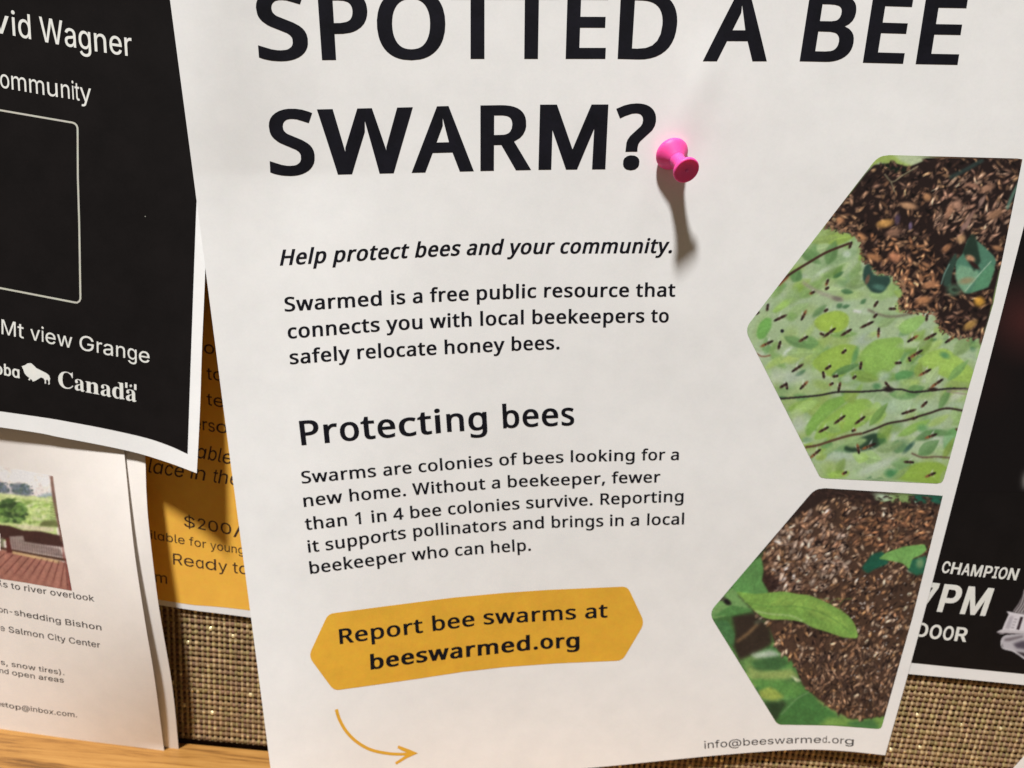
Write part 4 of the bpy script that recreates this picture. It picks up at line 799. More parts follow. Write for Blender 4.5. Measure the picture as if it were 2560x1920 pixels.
    for t in (480, 560, 640, 720, 800, 870):
        cv.stroke(D([(t, 822), (t + 40, 775), (t + 90, 770)]), 1.4, (98, 140, 62), .8, .6)
        cv.stroke(D([(t, 826), (t + 60, 880), (t + 90, 925)]), 1.4, (100, 142, 62), .8, .6)
    cv.blob(*D([(590, 922)])[0], 7, 3.5, .4, (40, 26, 22), .4)
    cv.mottle(.035, 2.0); cv.mottle(.03, 9); cv.smooth(.7)
    return cv

def paint_terrace():
    cv = Canvas(-90, 1120, 200, 1490, (222, 208, 196)); r = cv.rng
    D = lambda pts: cr(0, 1160, 5.183, pts)
    cv.poly(D([(-400, 330), (0, 380), (300, 410), (720, 460), (740, 900), (800, 1000), (-400, 1000)]), (176, 186, 124), 2)
    cv.poly(D([(-100, 200), (0, 230), (60, 250), (130, 340), (130, 380), (-100, 370)]), (96, 100, 104), 3)
    cv.poly(D([(140, 260), (260, 240), (380, 300), (420, 360), (400, 400), (340, 430), (200, 400), (150, 370)]), (104, 108, 112), 3)
    for cx, cy, n, sx, sy in ((290, 330, 60, 90, 55), (30, 300, 30, 60, 50)):
        for _ in range(n):
            cv.blob(*D([(cx + r.normal(0, sx * .6), cy + r.normal(0, sy * .6))])[0], r.uniform(2, 5), r.uniform(1.5, 4), 0, [(84, 92, 100), (118, 126, 132), (70, 84, 78), (100, 108, 100)][r.integers(4)], .5, .8)
    cv.poly(D([(460, 430), (560, 390), (640, 370), (700, 400), (700, 460), (500, 450)]), (150, 160, 156), 3)
    for _ in range(150):
        x, y = r.uniform(150, 730), r.uniform(430, 800)
        cv.blob(*D([(x, y)])[0], r.uniform(3, 9), r.uniform(2, 5), 0, [(140, 162, 84), (176, 186, 120), (122, 140, 76), (196, 198, 150), (150, 166, 104)][r.integers(5)], .5, .7)
    cv.poly(D([(0, 385), (300, 410), (700, 460), (700, 500), (300, 450), (0, 420)]), (206, 208, 150), 2, .8)
    cv.poly(D([(160, 780), (700, 820), (700, 880), (300, 850)]), (196, 186, 150), 1.6)
    cv.poly(D(rounded([(500, 800), (560, 730), (740, 730), (790, 820), (600, 810)], 40)), (96, 98, 60), 2)
    for _ in range(110):
        a = r.uniform(0, 6.28); q = math.sqrt(r.random()); x, y = 130 + 220 * q * math.cos(a), 620 + 150 * q * math.sin(a)
        cv.blob(*D([(x, y)])[0], r.uniform(4, 10), r.uniform(3, 6), r.uniform(-.5, .5), [(62, 84, 46), (88, 114, 56), (46, 62, 38), (112, 140, 76)][r.integers(4)], .5, .85)
    cv.poly(D([(-100, 780), (120, 800), (300, 860), (520, 870), (800, 930), (830, 1080), (560, 1050), (300, 1010), (-100, 960)]), (58, 36, 32), 1.4)
    cv.poly(D([(120, 940), (300, 930), (320, 1010), (520, 1045), (770, 1090), (820, 1210), (500, 1160), (150, 1100)]), (134, 116, 108), 1.2)
    for k in range(22):
        x = 130 + k * 31; cv.stroke(D([(x, 960 + k * 5), (x + 14, 1100 + k * 5)]), 1.3, (88, 70, 64), .6, .75)
    cv.poly(D([(-100, 960), (40, 960), (60, 1090), (-100, 1060)]), (110, 104, 84), 2)
    cv.poly(D([(0, 1070), (150, 1100), (500, 1165), (860, 1225), (860, 1265), (500, 1200), (0, 1110)]), (70, 48, 38), .9)
    cv.poly(D([(-200, 1060), (0, 1110), (150, 1130), (500, 1200), (800, 1260), (880, 1300), (960, 1680), (-300, 1560)]), (146, 98, 84), 1)
    cv.poly(D([(150, 1128), (500, 1200), (780, 1255), (780, 1290), (500, 1235), (160, 1160)]), (196, 170, 120), 1.2, .8)
    for xt, xb in ((60, -330), (170, -180), (280, -40), (380, 80), (465, 195), (545, 310), (620, 430), (695, 545), (765, 660), (835, 775), (850, 880)):
        cv.stroke(D([(xt, 1160 + (xt - 60) * .14), (xb, 1500 + (xb + 330) * .12)]), 2.2, (84, 46, 42), .6, .85)
        cv.stroke(D([(xt + 34, 1170 + (xt - 60) * .14), (xb + 56, 1500 + (xb + 330) * .12)]), 6, (166, 120, 104), 2.5, .4)
    cv.poly(D([(70, 950), (120, 955), (160, 1150), (90, 1150)]), (78, 38, 34), .9)
    cv.stroke(D([(665, 150), (690, 360), (720, 560), (770, 800), (810, 1000)]), 8, (112, 84, 72), 1.4)
    for k in range(8):
        cv.stroke(D([(730, 520 + k * 30), (650, 490 + k * 32)]), 2, (100, 104, 60), .8, .8)
    cv.poly(D([(800, 1000), (860, 1240), (880, 1300), (960, 1680), (905, 1680), (860, 1300), (810, 1200)]), (110, 56, 50), 1.5, .8)
    cv.mottle(.03, 2); cv.mottle(.03, 9); m = cv.a.mean(); cv.a = np.clip((cv.a - cv.a.mean(2, keepdims=True)) * 1.22 + cv.a.mean(2, keepdims=True) * 1.04 + 2, 0, 240); cv.smooth(.9)
    return cv

def paint_emblem():
    cv = Canvas(2480, 1460, 2700, 1680, (20.2, 16.6, 16.3))
    D = lambda pts: cr(2220, 1360, 4.609, pts)
    cv.poly(D([(1435, 780), (1500, 690), (1545, 600), (1567, 520), (1800, 420), (1800, 820), (1567, 815)]), (128, 118, 116), .8)
    for k in (0, 1, 2, 3, 4):
        cv.stroke(D([(1450 + 36 * k, 790), (1520 + 30 * k, 690), (1560 + 30 * k, 560)]), 2.4, (54, 44, 46), .8, .8)
        cv.stroke(D([(1462 + 36 * k, 790), (1535 + 30 * k, 690), (1572 + 30 * k, 560)]), 2, (190, 180, 172), .7, .7)
    cv.poly(D([(1365, 775), (1567, 812), (1800, 850), (1800, 1040), (1560, 1010), (1310, 1000), (1350, 900), (1392, 810)]), (206, 196, 194), .6)
    cv.poly(D([(1405, 830), (1450, 830), (1400, 980), (1345, 975)]), (164, 154, 156), 2, .9)
    cv.poly(D([(1525, 838), (1560, 842), (1512, 992), (1478, 985)]), (54, 40, 44), .6)
    for k in range(4): cv.poly(D([(1455 - 12 * k, 855 + 32 * k), (1492 - 12 * k, 862 + 32 * k), (1486 - 12 * k, 880 + 32 * k), (1450 - 12 * k, 872 + 32 * k)]), (166, 156, 156), .6)
    cv.poly(D([(1250, 1012), (1310, 985), (1500, 1003), (1800, 1010), (1800, 1040), (1440, 1032), (1290, 1036)]), (188, 178, 176), .7)
    cv.stroke(D([(1260, 1022), (1400, 1030), (1560, 1040)]), 1.6, (70, 56, 58), .5, .8)
    cv.poly(D(rounded([(1300, 1090), (1345, 1050), (1567, 1030), (1800, 1060), (1800, 1420), (1567, 1320), (1500, 1268), (1430, 1228), (1330, 1205)], 30)), (176, 168, 168), .8)
    cv.poly(D([(1340, 1090), (1560, 1050), (1560, 1075), (1400, 1120), (1345, 1120)]), (104, 92, 94), 2, .85)
    cv.poly(D([(1440, 1150), (1560, 1110), (1700, 1160), (1700, 1260), (1560, 1210), (1480, 1200)]), (62, 52, 62), 3, .85)
    cv.poly(D([(1470, 1240), (1560, 1250), (1700, 1300), (1700, 1360), (1567, 1300)]), (40, 30, 34), 2, .9)
    cv.stroke(D([(1305, 1110), (1320, 1195), (1430, 1230), (1500, 1270), (1580, 1325)]), 2.6, (206, 198, 196), .6)
    cv.smooth(.6)
    return cv
# ------------------------------------------------------------------ how far each sheet stands off the board, in mm
def g(x, y, cx, cy, sx, sy): return np.exp(-((x - cx) / sx) ** 2 - ((y - cy) / sy) ** 2)
def wrinkle(x, y, seed):
    r = np.random.default_rng(seed); h = 0
    for _ in range(9):
        a = r.uniform(0, 6.283); l = r.uniform(180, 520); h = h + (l / 520) ** 1.6 * np.sin((x * math.cos(a) + y * math.sin(a)) / l * 6.283 + r.uniform(0, 6.28))
    return h / 9
def h_poster(x, y):
    t = np.clip((y - 430) / 1555, 0, 1.15)
    h = 1.75 + 18.5 * np.exp(-(np.maximum(x - 620, 0) / 430) ** 2) * t ** 1.25
    h = h + 5.6 * np.exp(-((x - 460) / 210) ** 2) * (1 - .5 * t)
    h = h + .55 * np.clip((y - 1500) / 420, 0, 1.3) ** 2
    h = h + .28 * wrinkle(x, y, 5)
    # the sheet is drawn tight round the pin: a crease runs up to the right, a soft ridge falls to the left
    u = (x - 1700) * .93 - (y - 240) * -.36
    h = h - .17 * g(x, y, 1688, 392, 70, 60)
    v = (x - 1735) + (y - 250) * .32
    h = h + .42 * np.exp(-(v / 44) ** 2) * np.exp(-((y - 225) / 130) ** 2)
    v = (x - 1600) - (y - 480) * -.10
    h = h + .26 * np.exp(-(v / 34) ** 2) * np.exp(-((y - 520) / 190) ** 2)
    return h
def h_black(x, y):
    q = np.clip(y, 0, 1400) / 1180                # hangs free: the foot stands off the board and the right corner curls up
    return 1.3 + 7.6 * q ** 1.2 + .08 * wrinkle(x, y, 2) + 4.6 * np.clip((x - 330) / 162, 0, 1.25) ** 1.6 * q ** 1.7
def h_notice(x, y):
    t = np.clip((y - 1080) / 790, -.4, 1.1); u = np.clip(t, 0, 1)
    top = 6.0 + .0012 * x - 3.0 * np.clip((1085 - y) / 180, 0, 1.3); bot = 2.2 + 3.4 * np.clip(x, -300, 430) / 411
    return (top * (1 - t) + bot * t + 6.8 * np.sin(u ** 1.0 * 3.1416) * np.clip(x / 340, 0, 1.1)
            + 1.5 * np.sin(u ** 1.9 * 3.1416) * np.clip((x - 100) / 280, 0, 1.1) + .08 * wrinkle(x, y, 3))
def h_back(x, y):
    t = np.clip((y - 1100) / 777, -.4, 1.1); u = np.clip(t, 0, 1)
    top = 6.1 - 3.0 * np.clip((1120 - y) / 180, 0, 1.3); bot = 1.2 + 3.0 * np.clip(x, -300, 460) / 448
    return top * (1 - t) + bot * t + 6.9 * np.sin(u ** .97 * 3.1416) * np.clip(x / 400, 0, 1.1) - .15
def h_orange(x, y): return .62 + .06 * wrinkle(x, y, 7)
def h_event(x, y): return .62 + .08 * wrinkle(x, y, 8)

def on(hf, level):          # printed layers lie a few hundredths of a millimetre over the paper and each other
    return surf(hf, .035 * level)

# ------------------------------------------------------------------ notice board
board = empty('notice_board', (0, 0, 0), 'brown woven fabric notice board with a golden oak ledge along its foot', 'notice board')
mb, nt, b = material('backing_cloth', (.08, .05, .03), .9, .2)
v = coords(nt, 1.0); n = noise(nt, v, 900, 2)
nt.links.new(ramp(nt, n.outputs['Fac'], [(.3, (.085, .05, .032)), (.7, (.14, .088, .056))]), b.inputs['Base Color'])
mesh('backing', [(-.45, .0022, -.22), (.45, .0022, -.22), (.45, .0022, .35), (-.45, .0022, .35),
                 (-.45, .012, -.22), (.45, .012, -.22), (.45, .012, .35), (-.45, .012, .35)],
     [(0, 1, 2, 3), (7, 6, 5, 4), (0, 4, 5, 1), (1, 5, 6, 2), (2, 6, 7, 3), (3, 7, 4, 0)], mb, board, False)

def thread_material(name, rough, spec, metal):
    m, nt, b = material(name, (1, 1, 1), rough, spec)
    a = nt.nodes.new('ShaderNodeVertexColor'); a.layer_name = 'Tint'
    nt.links.new(a.outputs['Color'], b.inputs['Base Color'])
    mt = nt.nodes.new('ShaderNodeMath'); mt.operation = 'MULTIPLY'; mt.inputs[1].default_value = metal
    nt.links.new(a.outputs['Alpha'], mt.inputs[0]); nt.links.new(mt.outputs[0], b.inputs['Metallic'])
    rr = nt.nodes.new('ShaderNodeMapRange'); rr.inputs['To Min'].default_value = rough; rr.inputs['To Max'].default_value = .28
    nt.links.new(a.outputs['Alpha'], rr.inputs['Value']); nt.links.new(rr.outputs['Result'], b.inputs['Roughness'])
    v = coords(nt, (1, 1, 1)); w = noise(nt, v, 5200, 2, .7); bump(nt, b, w.outputs['Fac'], .5, .0001)
    return m
PX, PZ = .00194, .00215
rng = np.random.default_rng(11)
def threads(name, n, length0, length1, pitch_c, pitch_l, c0, along_z, half, out0, amp, phase, cols, spark, mat):
    """one run of yarn per row or column: half round, swelling where it passes over, dipping where it passes under"""
    k = 6; L = int((length1 - length0) / pitch_l) * k + 1
    s = length0 + np.arange(L) * pitch_l / k
    prof = np.linspace(-math.pi / 2, math.pi / 2, 5)
    V = []; C = []; Q = []; base = 0
    for i in range(n):
        cc = c0 + i * pitch_c + rng.normal(0, pitch_c * .02)
        wob = np.cumsum(rng.normal(0, pitch_c * .006, L)); wob -= np.linspace(0, wob[-1], L)
        ph = np.cos(2 * math.pi * (s / pitch_l) + phase)
        ps = rng.uniform(.85, 1.15)
        w = half * (.86 + .14 * ph) * ps * (1 + rng.normal(0, .03, L)); o = out0 + amp * ph + rng.normal(0, amp * .10, L)
        across = cc + wob[:, None] + w[:, None] * np.sin(prof)[None]
        outw = (o[:, None] + w[:, None] * .72 * np.cos(prof)[None] - .0011)
        S = np.repeat(s[:, None], 5, 1)
        P = np.stack([across, -outw, S], -1) if along_z else np.stack([S, -outw, across], -1)
        V.append(P.reshape(-1, 3))
        bead = np.round(s / pitch_l + phase / 6.283).astype(int); bead -= bead.min()
        bc = cols[rng.integers(0, len(cols), bead.max() + 2)][bead] * rng.uniform(.8, 1.2, bead.max() + 2)[bead][:, None] * rng.uniform(.88, 1.1)
        gl = (rng.random(bead.max() + 2) < spark).astype(float)[bead] * np.clip(ph, 0, 1)
        bc = np.where(gl[:, None] > 0, np.array([.85, .72, .42]), bc)
        C.append(np.repeat(np.c_[bc, gl], 5, 0))
        idx = base + np.arange(L * 5).reshape(L, 5)
        q = np.stack([idx[:-1, :-1], idx[:-1, 1:], idx[1:, 1:], idx[1:, :-1]], -1).reshape(-1, 4)
        Q.append(q if along_z else q[:, ::-1]); base += L * 5
    o = fast_mesh(name, np.vstack(V), np.vstack(Q), mat, board)
    setcol(o, 'Tint', np.vstack(C)); o['kind'] = 'stuff'
    return o
ZB, ZT = Z_LEDGE + .0006, .02
warp_cols = np.array([(.36, .26, .13), (.41, .30, .16), (.30, .21, .105), (.35, .235, .13), (.32, .25, .11)])
weft_cols = np.array([(.165, .095, .045), (.18, .11, .048), (.145, .08, .045), (.165, .112, .042), (.16, .088, .05)])
nz = int((ZT - ZB) / PZ)
threads('warp_threads', 210, ZB, ZT, PX, PZ, -.2037, True, PX * .34, .00036, .00008, 0.0, warp_cols, .05, thread_material('warp_yarn', .6, .35, .6))
threads('weft_threads', nz, -.2037, .2037, PZ, PX, ZB + PZ * .5, False, PZ * .43, .00018, .00008, math.pi, weft_cols, .02, thread_material('weft_yarn', .7, .3, .6))

# ledge: oak, grain along the board
mo, nt, b = material('oak', (.5, .3, .1), .42, .4)
v = coords(nt, (14, 260, 260)); n1 = noise(nt, v, 1.0, 5, .62); n1.inputs['Distortion'].default_value = .8
v2 = coords(nt, (60, 900, 900)); n2 = noise(nt, v2, 1.0, 3, .7)
mx = nt.nodes.new('ShaderNodeMix'); mx.inputs['Factor'].default_value = .38
nt.links.new(n1.outputs['Fac'], mx.inputs[2]); nt.links.new(n2.outputs['Fac'], mx.inputs[3])
nt.links.new(ramp(nt, mx.outputs[0], [(.35, (.085, .034, .008)), (.43, (.21, .095, .022)), (.50, (.31, .15, .036)), (.66, (.39, .205, .056))]), b.inputs['Base Color'])
bump(nt, b, mx.outputs[0], .35, .0003)
bm_y0, bm_y1, zb = -.0009, -.062, Z_LEDGE - .02
led = mesh('ledge', [(-.45, bm_y1, zb), (.45, bm_y1, zb), (.45, bm_y0, zb), (-.45, bm_y0, zb),
                     (-.45, bm_y1, Z_LEDGE), (.45, bm_y1, Z_LEDGE), (.45, bm_y0, Z_LEDGE), (-.45, bm_y0, Z_LEDGE)],
           [(3, 2, 1, 0), (4, 5, 6, 7), (0, 1, 5, 4), (1, 2, 6, 5), (2, 3, 7, 6), (3, 0, 4, 7)], mo, board, False)
bv = led.modifiers.new('soft_edges', 'BEVEL'); bv.width = .0006; bv.segments = 2

# ------------------------------------------------------------------ amber flyer under the others (left)
def base_of(P, hf): return Vector(surf(hf)([P])[0])
fl = empty('amber_flyer', base_of((400, 1400), h_orange), 'amber flyer with dark lettering half hidden behind the black flyer and the white poster', 'flyer')
sheet('sheet', [(-560, -420), (-420, 1384)], [(1560, -420), (1500, 1660)], [(-560, -420), (1560, -420)],
      [(-420, 1384), (400, 1513), (628, 1544), (1500, 1660)], on(h_orange, 0), 40, M_PAPER, fl, .0001)
sheet('printed_ground', [(-520, -390), (-390, 1362)], [(1500, -390), (1450, 1630)], [(-520, -390), (1500, -390)],
      [(-390, 1362), (395, 1499), (625, 1526), (1450, 1630)], on(h_orange, 1), 40, M_ORANGE, fl)
s2 = on(h_orange, 2)
def ot(s, keys, dx=4): text('text_line', s, keys, s2, M_BROWN_INK, fl, 'I', dx, 3, 400)
ot('o', [(0, 510, 883, 31, -.02), ('end', 536, 886, 31, -.02)])
ot('to', [(0, 517, 949, 31, -.03), (1, 533, 950, 31, -.03), ('end', 557, 953, 31, -.03)])
ot('te', [(0, 517, 1013, 31, -.03), (1, 534, 1015, 31, -.03), ('end', 560, 1019, 31, -.03)])
ot('erso', [(0, 484, 1071, 31, -.03), (1, 507, 1075, 31, -.03), (2, 521, 1078, 31, -.03), (3, 541, 1081, 31, -.03), ('end', 569, 1084, 31, -.03)])
ot('\u0251ble', [(0, 489, 1144, 34, .2), (1, 519, 1149, 34, .2), (2, 544, 1154, 34, .2), (3, 554, 1157, 34, .2), ('end', 577, 1161, 34, .2)])
ot('l\u0251ce in the', [(0, 370, 1181, 35, .18), (1, 381, 1183, 35, .18), (2, 410, 1187, 35, .18), (3, 434, 1191, 35, .18), (5, 475, 1196, 34, .18), (6, 487, 1198, 34, .18), (8, 530, 1205, 34, .18), (9, 545, 1208, 34, .18), (10, 573, 1211, 34, .18), ('end', 597, 1214, 34, .18)])
ot('$200/', [(0, 460, 1316, 27, -.03), (1, 495, 1322, 27, -.03), (2, 521, 1327, 27, -.03), (3, 552, 1332, 27, -.03), (4, 583, 1338, 27, -.03), ('end', 606, 1341, 27, -.03)])
ot('il\u0251ble for young', [(0, 377, 1347, 21, -.03), (7, 473, 1363, 21, -.03), (11, 526, 1373, 21, -.03), ('end', 610, 1386, 21, -.03)])
ot('Re\u0251dy to', [(0, 433, 1411, 28, -.03), (1, 460, 1414, 28, -.03), (2, 490, 1419, 28, -.03), (3, 514, 1423, 28, -.03), (4, 546, 1427, 28, -.03), (6, 582, 1432, 28, -.03), (7, 598, 1434, 28, -.03), ('end', 620, 1436, 28, -.03)])
ot('m', [(0, 388, 1455, 27, -.03), ('end', 418, 1460, 27, -.03)])

# ------------------------------------------------------------------ dark event flyer (right)
ev = empty('event_flyer', base_of((2450, 1500), h_event), 'black flyer with bold white italic lettering behind the right edge of the poster', 'flyer')
sheet('sheet', [(2150, -420), (2090, 1668)], [(4100, -420), (4000, 1856)], [(2150, -420), (4100, -420)],
      [(2090, 1668), (2267, 1684), (2560, 1711), (4000, 1850)], on(h_event, 0), 45, M_PAPER, ev, .0001)
sheet('printed_ground', [(2170, -390), (2120, 1642)], [(4060, -390), (3960, 1820)], [(2170, -390), (4060, -390)],
      [(2120, 1642), (2277, 1657), (2560, 1685), (3960, 1820)], on(h_event, 1), 45, M_TONER, ev)
s2 = on(h_event, 2)
kw = dict(font='I', dx=44, dy=32, mx=400)
text('text_line', 'CHAMPION', [(0, 2352, 1431, 29, .27), (1, 2375, 1434.5, 29, .27), (2, 2402, 1437, 29, .27), (3, 2425, 1440, 29, .28), (4, 2457, 1443, 29, .28), (5, 2479, 1445, 29, .3), (6, 2493, 1446.5, 29, .3), (7, 2517, 1449, 29, .34), ('end', 2540, 1451, 29, .36)], s2, M_WHITE_PRINT, ev, **kw)
kw['dx'] = 52; kw['dy'] = 40
text('text_line', '7PM', [(0, 2292, 1523, 69, .27), (1, 2341.5, 1529, 69, .29), (2, 2399, 1534.5, 69, .33), ('end', 2463, 1540, 69, .34)], s2, M_WHITE_PRINT, ev, **kw)
kw['dx'] = 44; kw['dy'] = 32
text('text_line', 'DOOR', [(0, 2288, 1590, 35, .22), (1, 2321, 1595.5, 35, .22), (2, 2354.5, 1599.5, 35, .22), (3, 2385, 1602, 35, .22), ('end', 2415, 1605, 35, .24)], s2, M_WHITE_PRINT, ev, **kw)
photo('emblem', [(2484, 1462), (2690, 1462), (2690, 1672), (2484, 1660)], paint_emblem(), s2, ev, mat=M_DARK_PHOTO, label='grey drawing of a fist holding a ribbed cup')
cv = Canvas(2380, 560, 2900, 1240, (20.2, 16.6, 16.3))
cv.blob(2570, 800, 85, 72, .3, (66, 32, 29), .8, .9); cv.blob(2470, 950, 50, 60, .2, (30, 19, 18), .9, .6); cv.blob(2566, 1200, 9, 22, .1, (120, 112, 104), .4)
cv.smooth(6)
cv.blob(2566, 1203, 8, 16, .1, (96, 90, 84), .4)
photo('dim_picture', [(2390, 580), (2880, 580), (2880, 1230), (2390, 1230)], cv, s2, ev, 6, mat=M_DARK_PHOTO, label='dim reddish part of the printed picture')

# ------------------------------------------------------------------ lodging notice and the sheet behind it (lower left, standing on the ledge)
def foot(x): 
    return x
def toes(xs, y0, y1): return list(zip(xs, np.linspace(y0, y1, len(xs))))
bk = empty('blank_sheet', base_of((410, 1700), h_back), 'blank white sheet showing as a narrow strip to the right of the printed lodging notice', 'paper')
sheet('sheet', [(-520, 880), (-510, 1750)], [(355, 1040), (363, 1145), (366, 1232), (373, 1323), (396, 1510), (430, 1713), (447, 1877)], [(-520, 880), (355, 1040)],
      [(-510, 1750), (0, 1812), (447, 1877)], on(h_back, 0), 12, M_PAPER_THIN, bk, .0001)
no = empty('lodging_notice', base_of((200, 1500), h_notice), 'white notice with a terrace photo and black typing that stands on the oak ledge', 'notice')
NR = [(296, 1020), (310, 1128), (334, 1363), (362, 1551), (385, 1688), (411, 1882)]
sheet('sheet', [(-560, 880), (-540, 1745)], NR, [(-560, 880), (296, 1020)], [(-540, 1745), (0, 1823), (200, 1853), (411, 1882)], on(h_notice, 0), 12, M_PAPER_THIN, no, .0001)
s1 = on(h_notice, 1)
photo('photo', [(-80, 1152), (0, 1165), (128, 1189), (133, 1190), (147, 1298), (166, 1399), (180, 1477), (60, 1456), (0, 1447), (-80, 1434)], paint_terrace(), s1, no, label='colour photo of a wooden terrace above a green garden')
def nl(s, keys): text('text_line', s, keys, s1, M_INK_GREY, no, 'I', 16, 9, 500)
nl('ls to river overlook', [(0, -1, 1464, 15.5, -.1), (1, 8, 1467.5, 15.5, -.1), (3, 28, 1471.5, 15.5, -.1), (6, 61, 1477, 15.5, -.1), (12, 126, 1487.5, 15.5, -.1), ('end', 236, 1504, 15.5, -.1)])
nl('on-shedding Bishon', [(0, -3, 1530, 15, -.1), (3, 36, 1537.5, 15, -.1), (12, 164, 1562, 15, -.1), ('end', 254, 1576, 15, -.1)])
nl('e Salmon City Center', [(0, 0, 1576, 15, -.1), (2, 22, 1580.5, 15, -.1), (9, 120, 1598, 15, -.1), (14, 173, 1607.5, 15, -.1), ('end', 251, 1620, 15, -.1)])
nl('s, snow tires).', [(0, 2, 1661, 13, -.1), (3, 29, 1666.5, 13, -.1), (8, 97, 1678, 13, -.1), ('end', 161, 1688, 13, -.1)])
nl('nd open areas', [(0, -1, 1682, 13, -.1), (3, 30.5, 1687.5, 13, -.1), (8, 97, 1698.5, 13, -.1), ('end', 160, 1707, 13, -.1)])
nl('eetop@inbox.com.', [(0, -6, 1764, 12.5, -.08), (2, 13, 1768, 12.5, -.08), (5, 55, 1775.5, 12.5, -.08), (6, 77, 1778, 12.5, -.08), (12, 142, 1787.5, 12.5, -.08), ('end', 193, 1793.5, 12.5, -.08)])

# ------------------------------------------------------------------ black flyer (upper left)
bf = empty('black_flyer', base_of((250, 600), h_black), 'black flyer with white margin, name, thin framed box and bison emblem at the upper left', 'flyer')
sheet('sheet', [(-900, -560), (-760, 965)], [(528, -560), (526, 0), (520, 420), (513, 676), (505, 869), (500, 1023), (492, 1183)], [(-900, -560), (528, -560)],
      [(-760, 965), (0, 1068), (154, 1094), (320, 1127), (416, 1155), (492, 1183)], on(h_black, 0), 14, M_PAPER, bf, .0001)
sheet('printed_ground', [(-870, -530), (-735, 930)], [(503, -530), (501, 0), (495, 400), (489, 560), (478, 869), (469, 1135)], [(-870, -530), (503, -530)],
      [(-735, 930), (0, 1028), (193, 1058), (347, 1090), (420, 1113), (469, 1135)], on(h_black, 1), 14, M_TONER, bf)
s2 = on(h_black, 2)
text('text_line', 'vid Wagner', [(0, -19, 80, 62, -.06), (1, 31, 88.5, 62, -.06), (2, 47, 92, 62, -.06), (4, 101, 103, 62, -.06), (5, 163, 114.5, 62, -.06), (6, 198, 121, 62, -.06), (7, 237, 128, 61, -.06), (8, 275, 133.5, 61, -.06), (9, 313, 139, 61, -.06), ('end', 331, 141, 61, -.06)], s2, M_WHITE_PRINT, bf, 'I', 10, 4, 260)
text('text_line', 'ommunity', [(0, 1, 218.5, 46, -.05), (1, 29.5, 223.5, 46, -.05), (2, 74, 231, 46, -.05), (3, 119, 239, 46, -.05), (4, 153.5, 244, 46, -.05), (5, 181, 248, 46, -.05), (6, 188, 250, 46, -.05), (7, 201, 252, 46, -.05), ('end', 229, 256, 46, -.05)], s2, M_WHITE_PRINT, bf, 'I', 2, 2, 300)
path = [(-700, 148), (0, 275.5), (178, 306)] + [(178 + 16 * math.sin(a), 322 - 16 * math.cos(a) + 0) for a in np.linspace(.2, 1.5, 6)] + \
       [(194.5, 440), (198, 560), (201, 742)] + [(190 + 11 * math.cos(a), 746 + 11 * math.sin(a)) for a in np.linspace(.1, 1.45, 6)] + [(0, 720), (-700, 588)]
o = shape('box_outline', [ribbon(polyline(path, 330), 4.6)], s2, M_GREY_PRINT, bf, 14)
text('text_line', 'Mt view Grange', [(0, 4, 835, 37, -.01), (1, 44, 843, 37, -.01), (3, 76, 850, 37, -.01), (4, 104, 853.5, 37, -.01), (5, 114, 857, 37, -.01), (6, 143, 863, 37, -.01), (8, 199, 875, 37, -.01), (9, 242, 881, 37, -.01), (10, 258.5, 886, 37, -.01), (11, 290.5, 891, 37, -.01), (12, 319, 896, 37, -.01), (13, 347.5, 904, 37, -.01), ('end', 374, 908, 37, -.01)], s2, M_WHITE_PRINT, bf, 'I', 3, 3, 300)
text('text_line', 'ob\u0251', [(0, -13, 935, 29, -.03), (1, 10.5, 938, 29, -.03), (2, 30.5, 942, 29, -.03), ('end', 49, 946, 29, -.03)], s2, M_WHITE_PRINT, bf, 'I', 42, 20, 300)
D = lambda pts: cr(0, 780, 5.267, pts)
shape('bison_emblem', [D([(285, 715), (330, 700), (365, 676), (410, 674), (440, 700), (480, 740), (560, 780), (610, 805), (648, 836), (660, 880), (652, 915), (656, 950), (634, 958), (640, 920), (622, 886), (604, 902), (608, 940),
                          (588, 944), (590, 900), (572, 872), (540, 860), (500, 884), (465, 906), (432, 916), (420, 893), (402, 880), (394, 902), (370, 892), (388, 868), (350, 840), (322, 805), (308, 760)])], s2, M_WHITE_PRINT, bf, 14)
wm = text('wordmark', 'Canada', [(0, 146, 968, 43, -.02), (1, 187, 974, 43, -.02), (2, 214, 980.5, 43, -.02), (3, 252, 987.5, 43, -.02), (4, 281, 993.5, 43, -.02), (5, 315, 1000, 43, -.02), ('end', 341, 1005, 43, -.02)], s2, M_WHITE_PRINT, bf, 'S', 0, 0, 300)
for q in ([(1648, 925), (1678, 932), (1678, 1002), (1648, 995)], [(1765, 948), (1797, 955), (1797, 1030), (1765, 1022)]):
    shape('flag_bar', [D(q)], s2, M_WHITE_PRINT, wm, 14)
shape('flag_leaf', [D([(1722 + r_ * math.cos(a), 972 + r_ * math.sin(a)) for a, r_ in zip(np.linspace(0, 5.76, 12), [22, 12] * 6)])], s2, M_WHITE_PRINT, wm, 14)
for q in ((363, 541),):
    shape('toner_speck', [[(q[0] + 1.1 * math.cos(a), q[1] + 1.1 * math.sin(a)) for a in np.linspace(0, 5.2, 6)]], s2, M_GREY_PRINT, bf, 14)

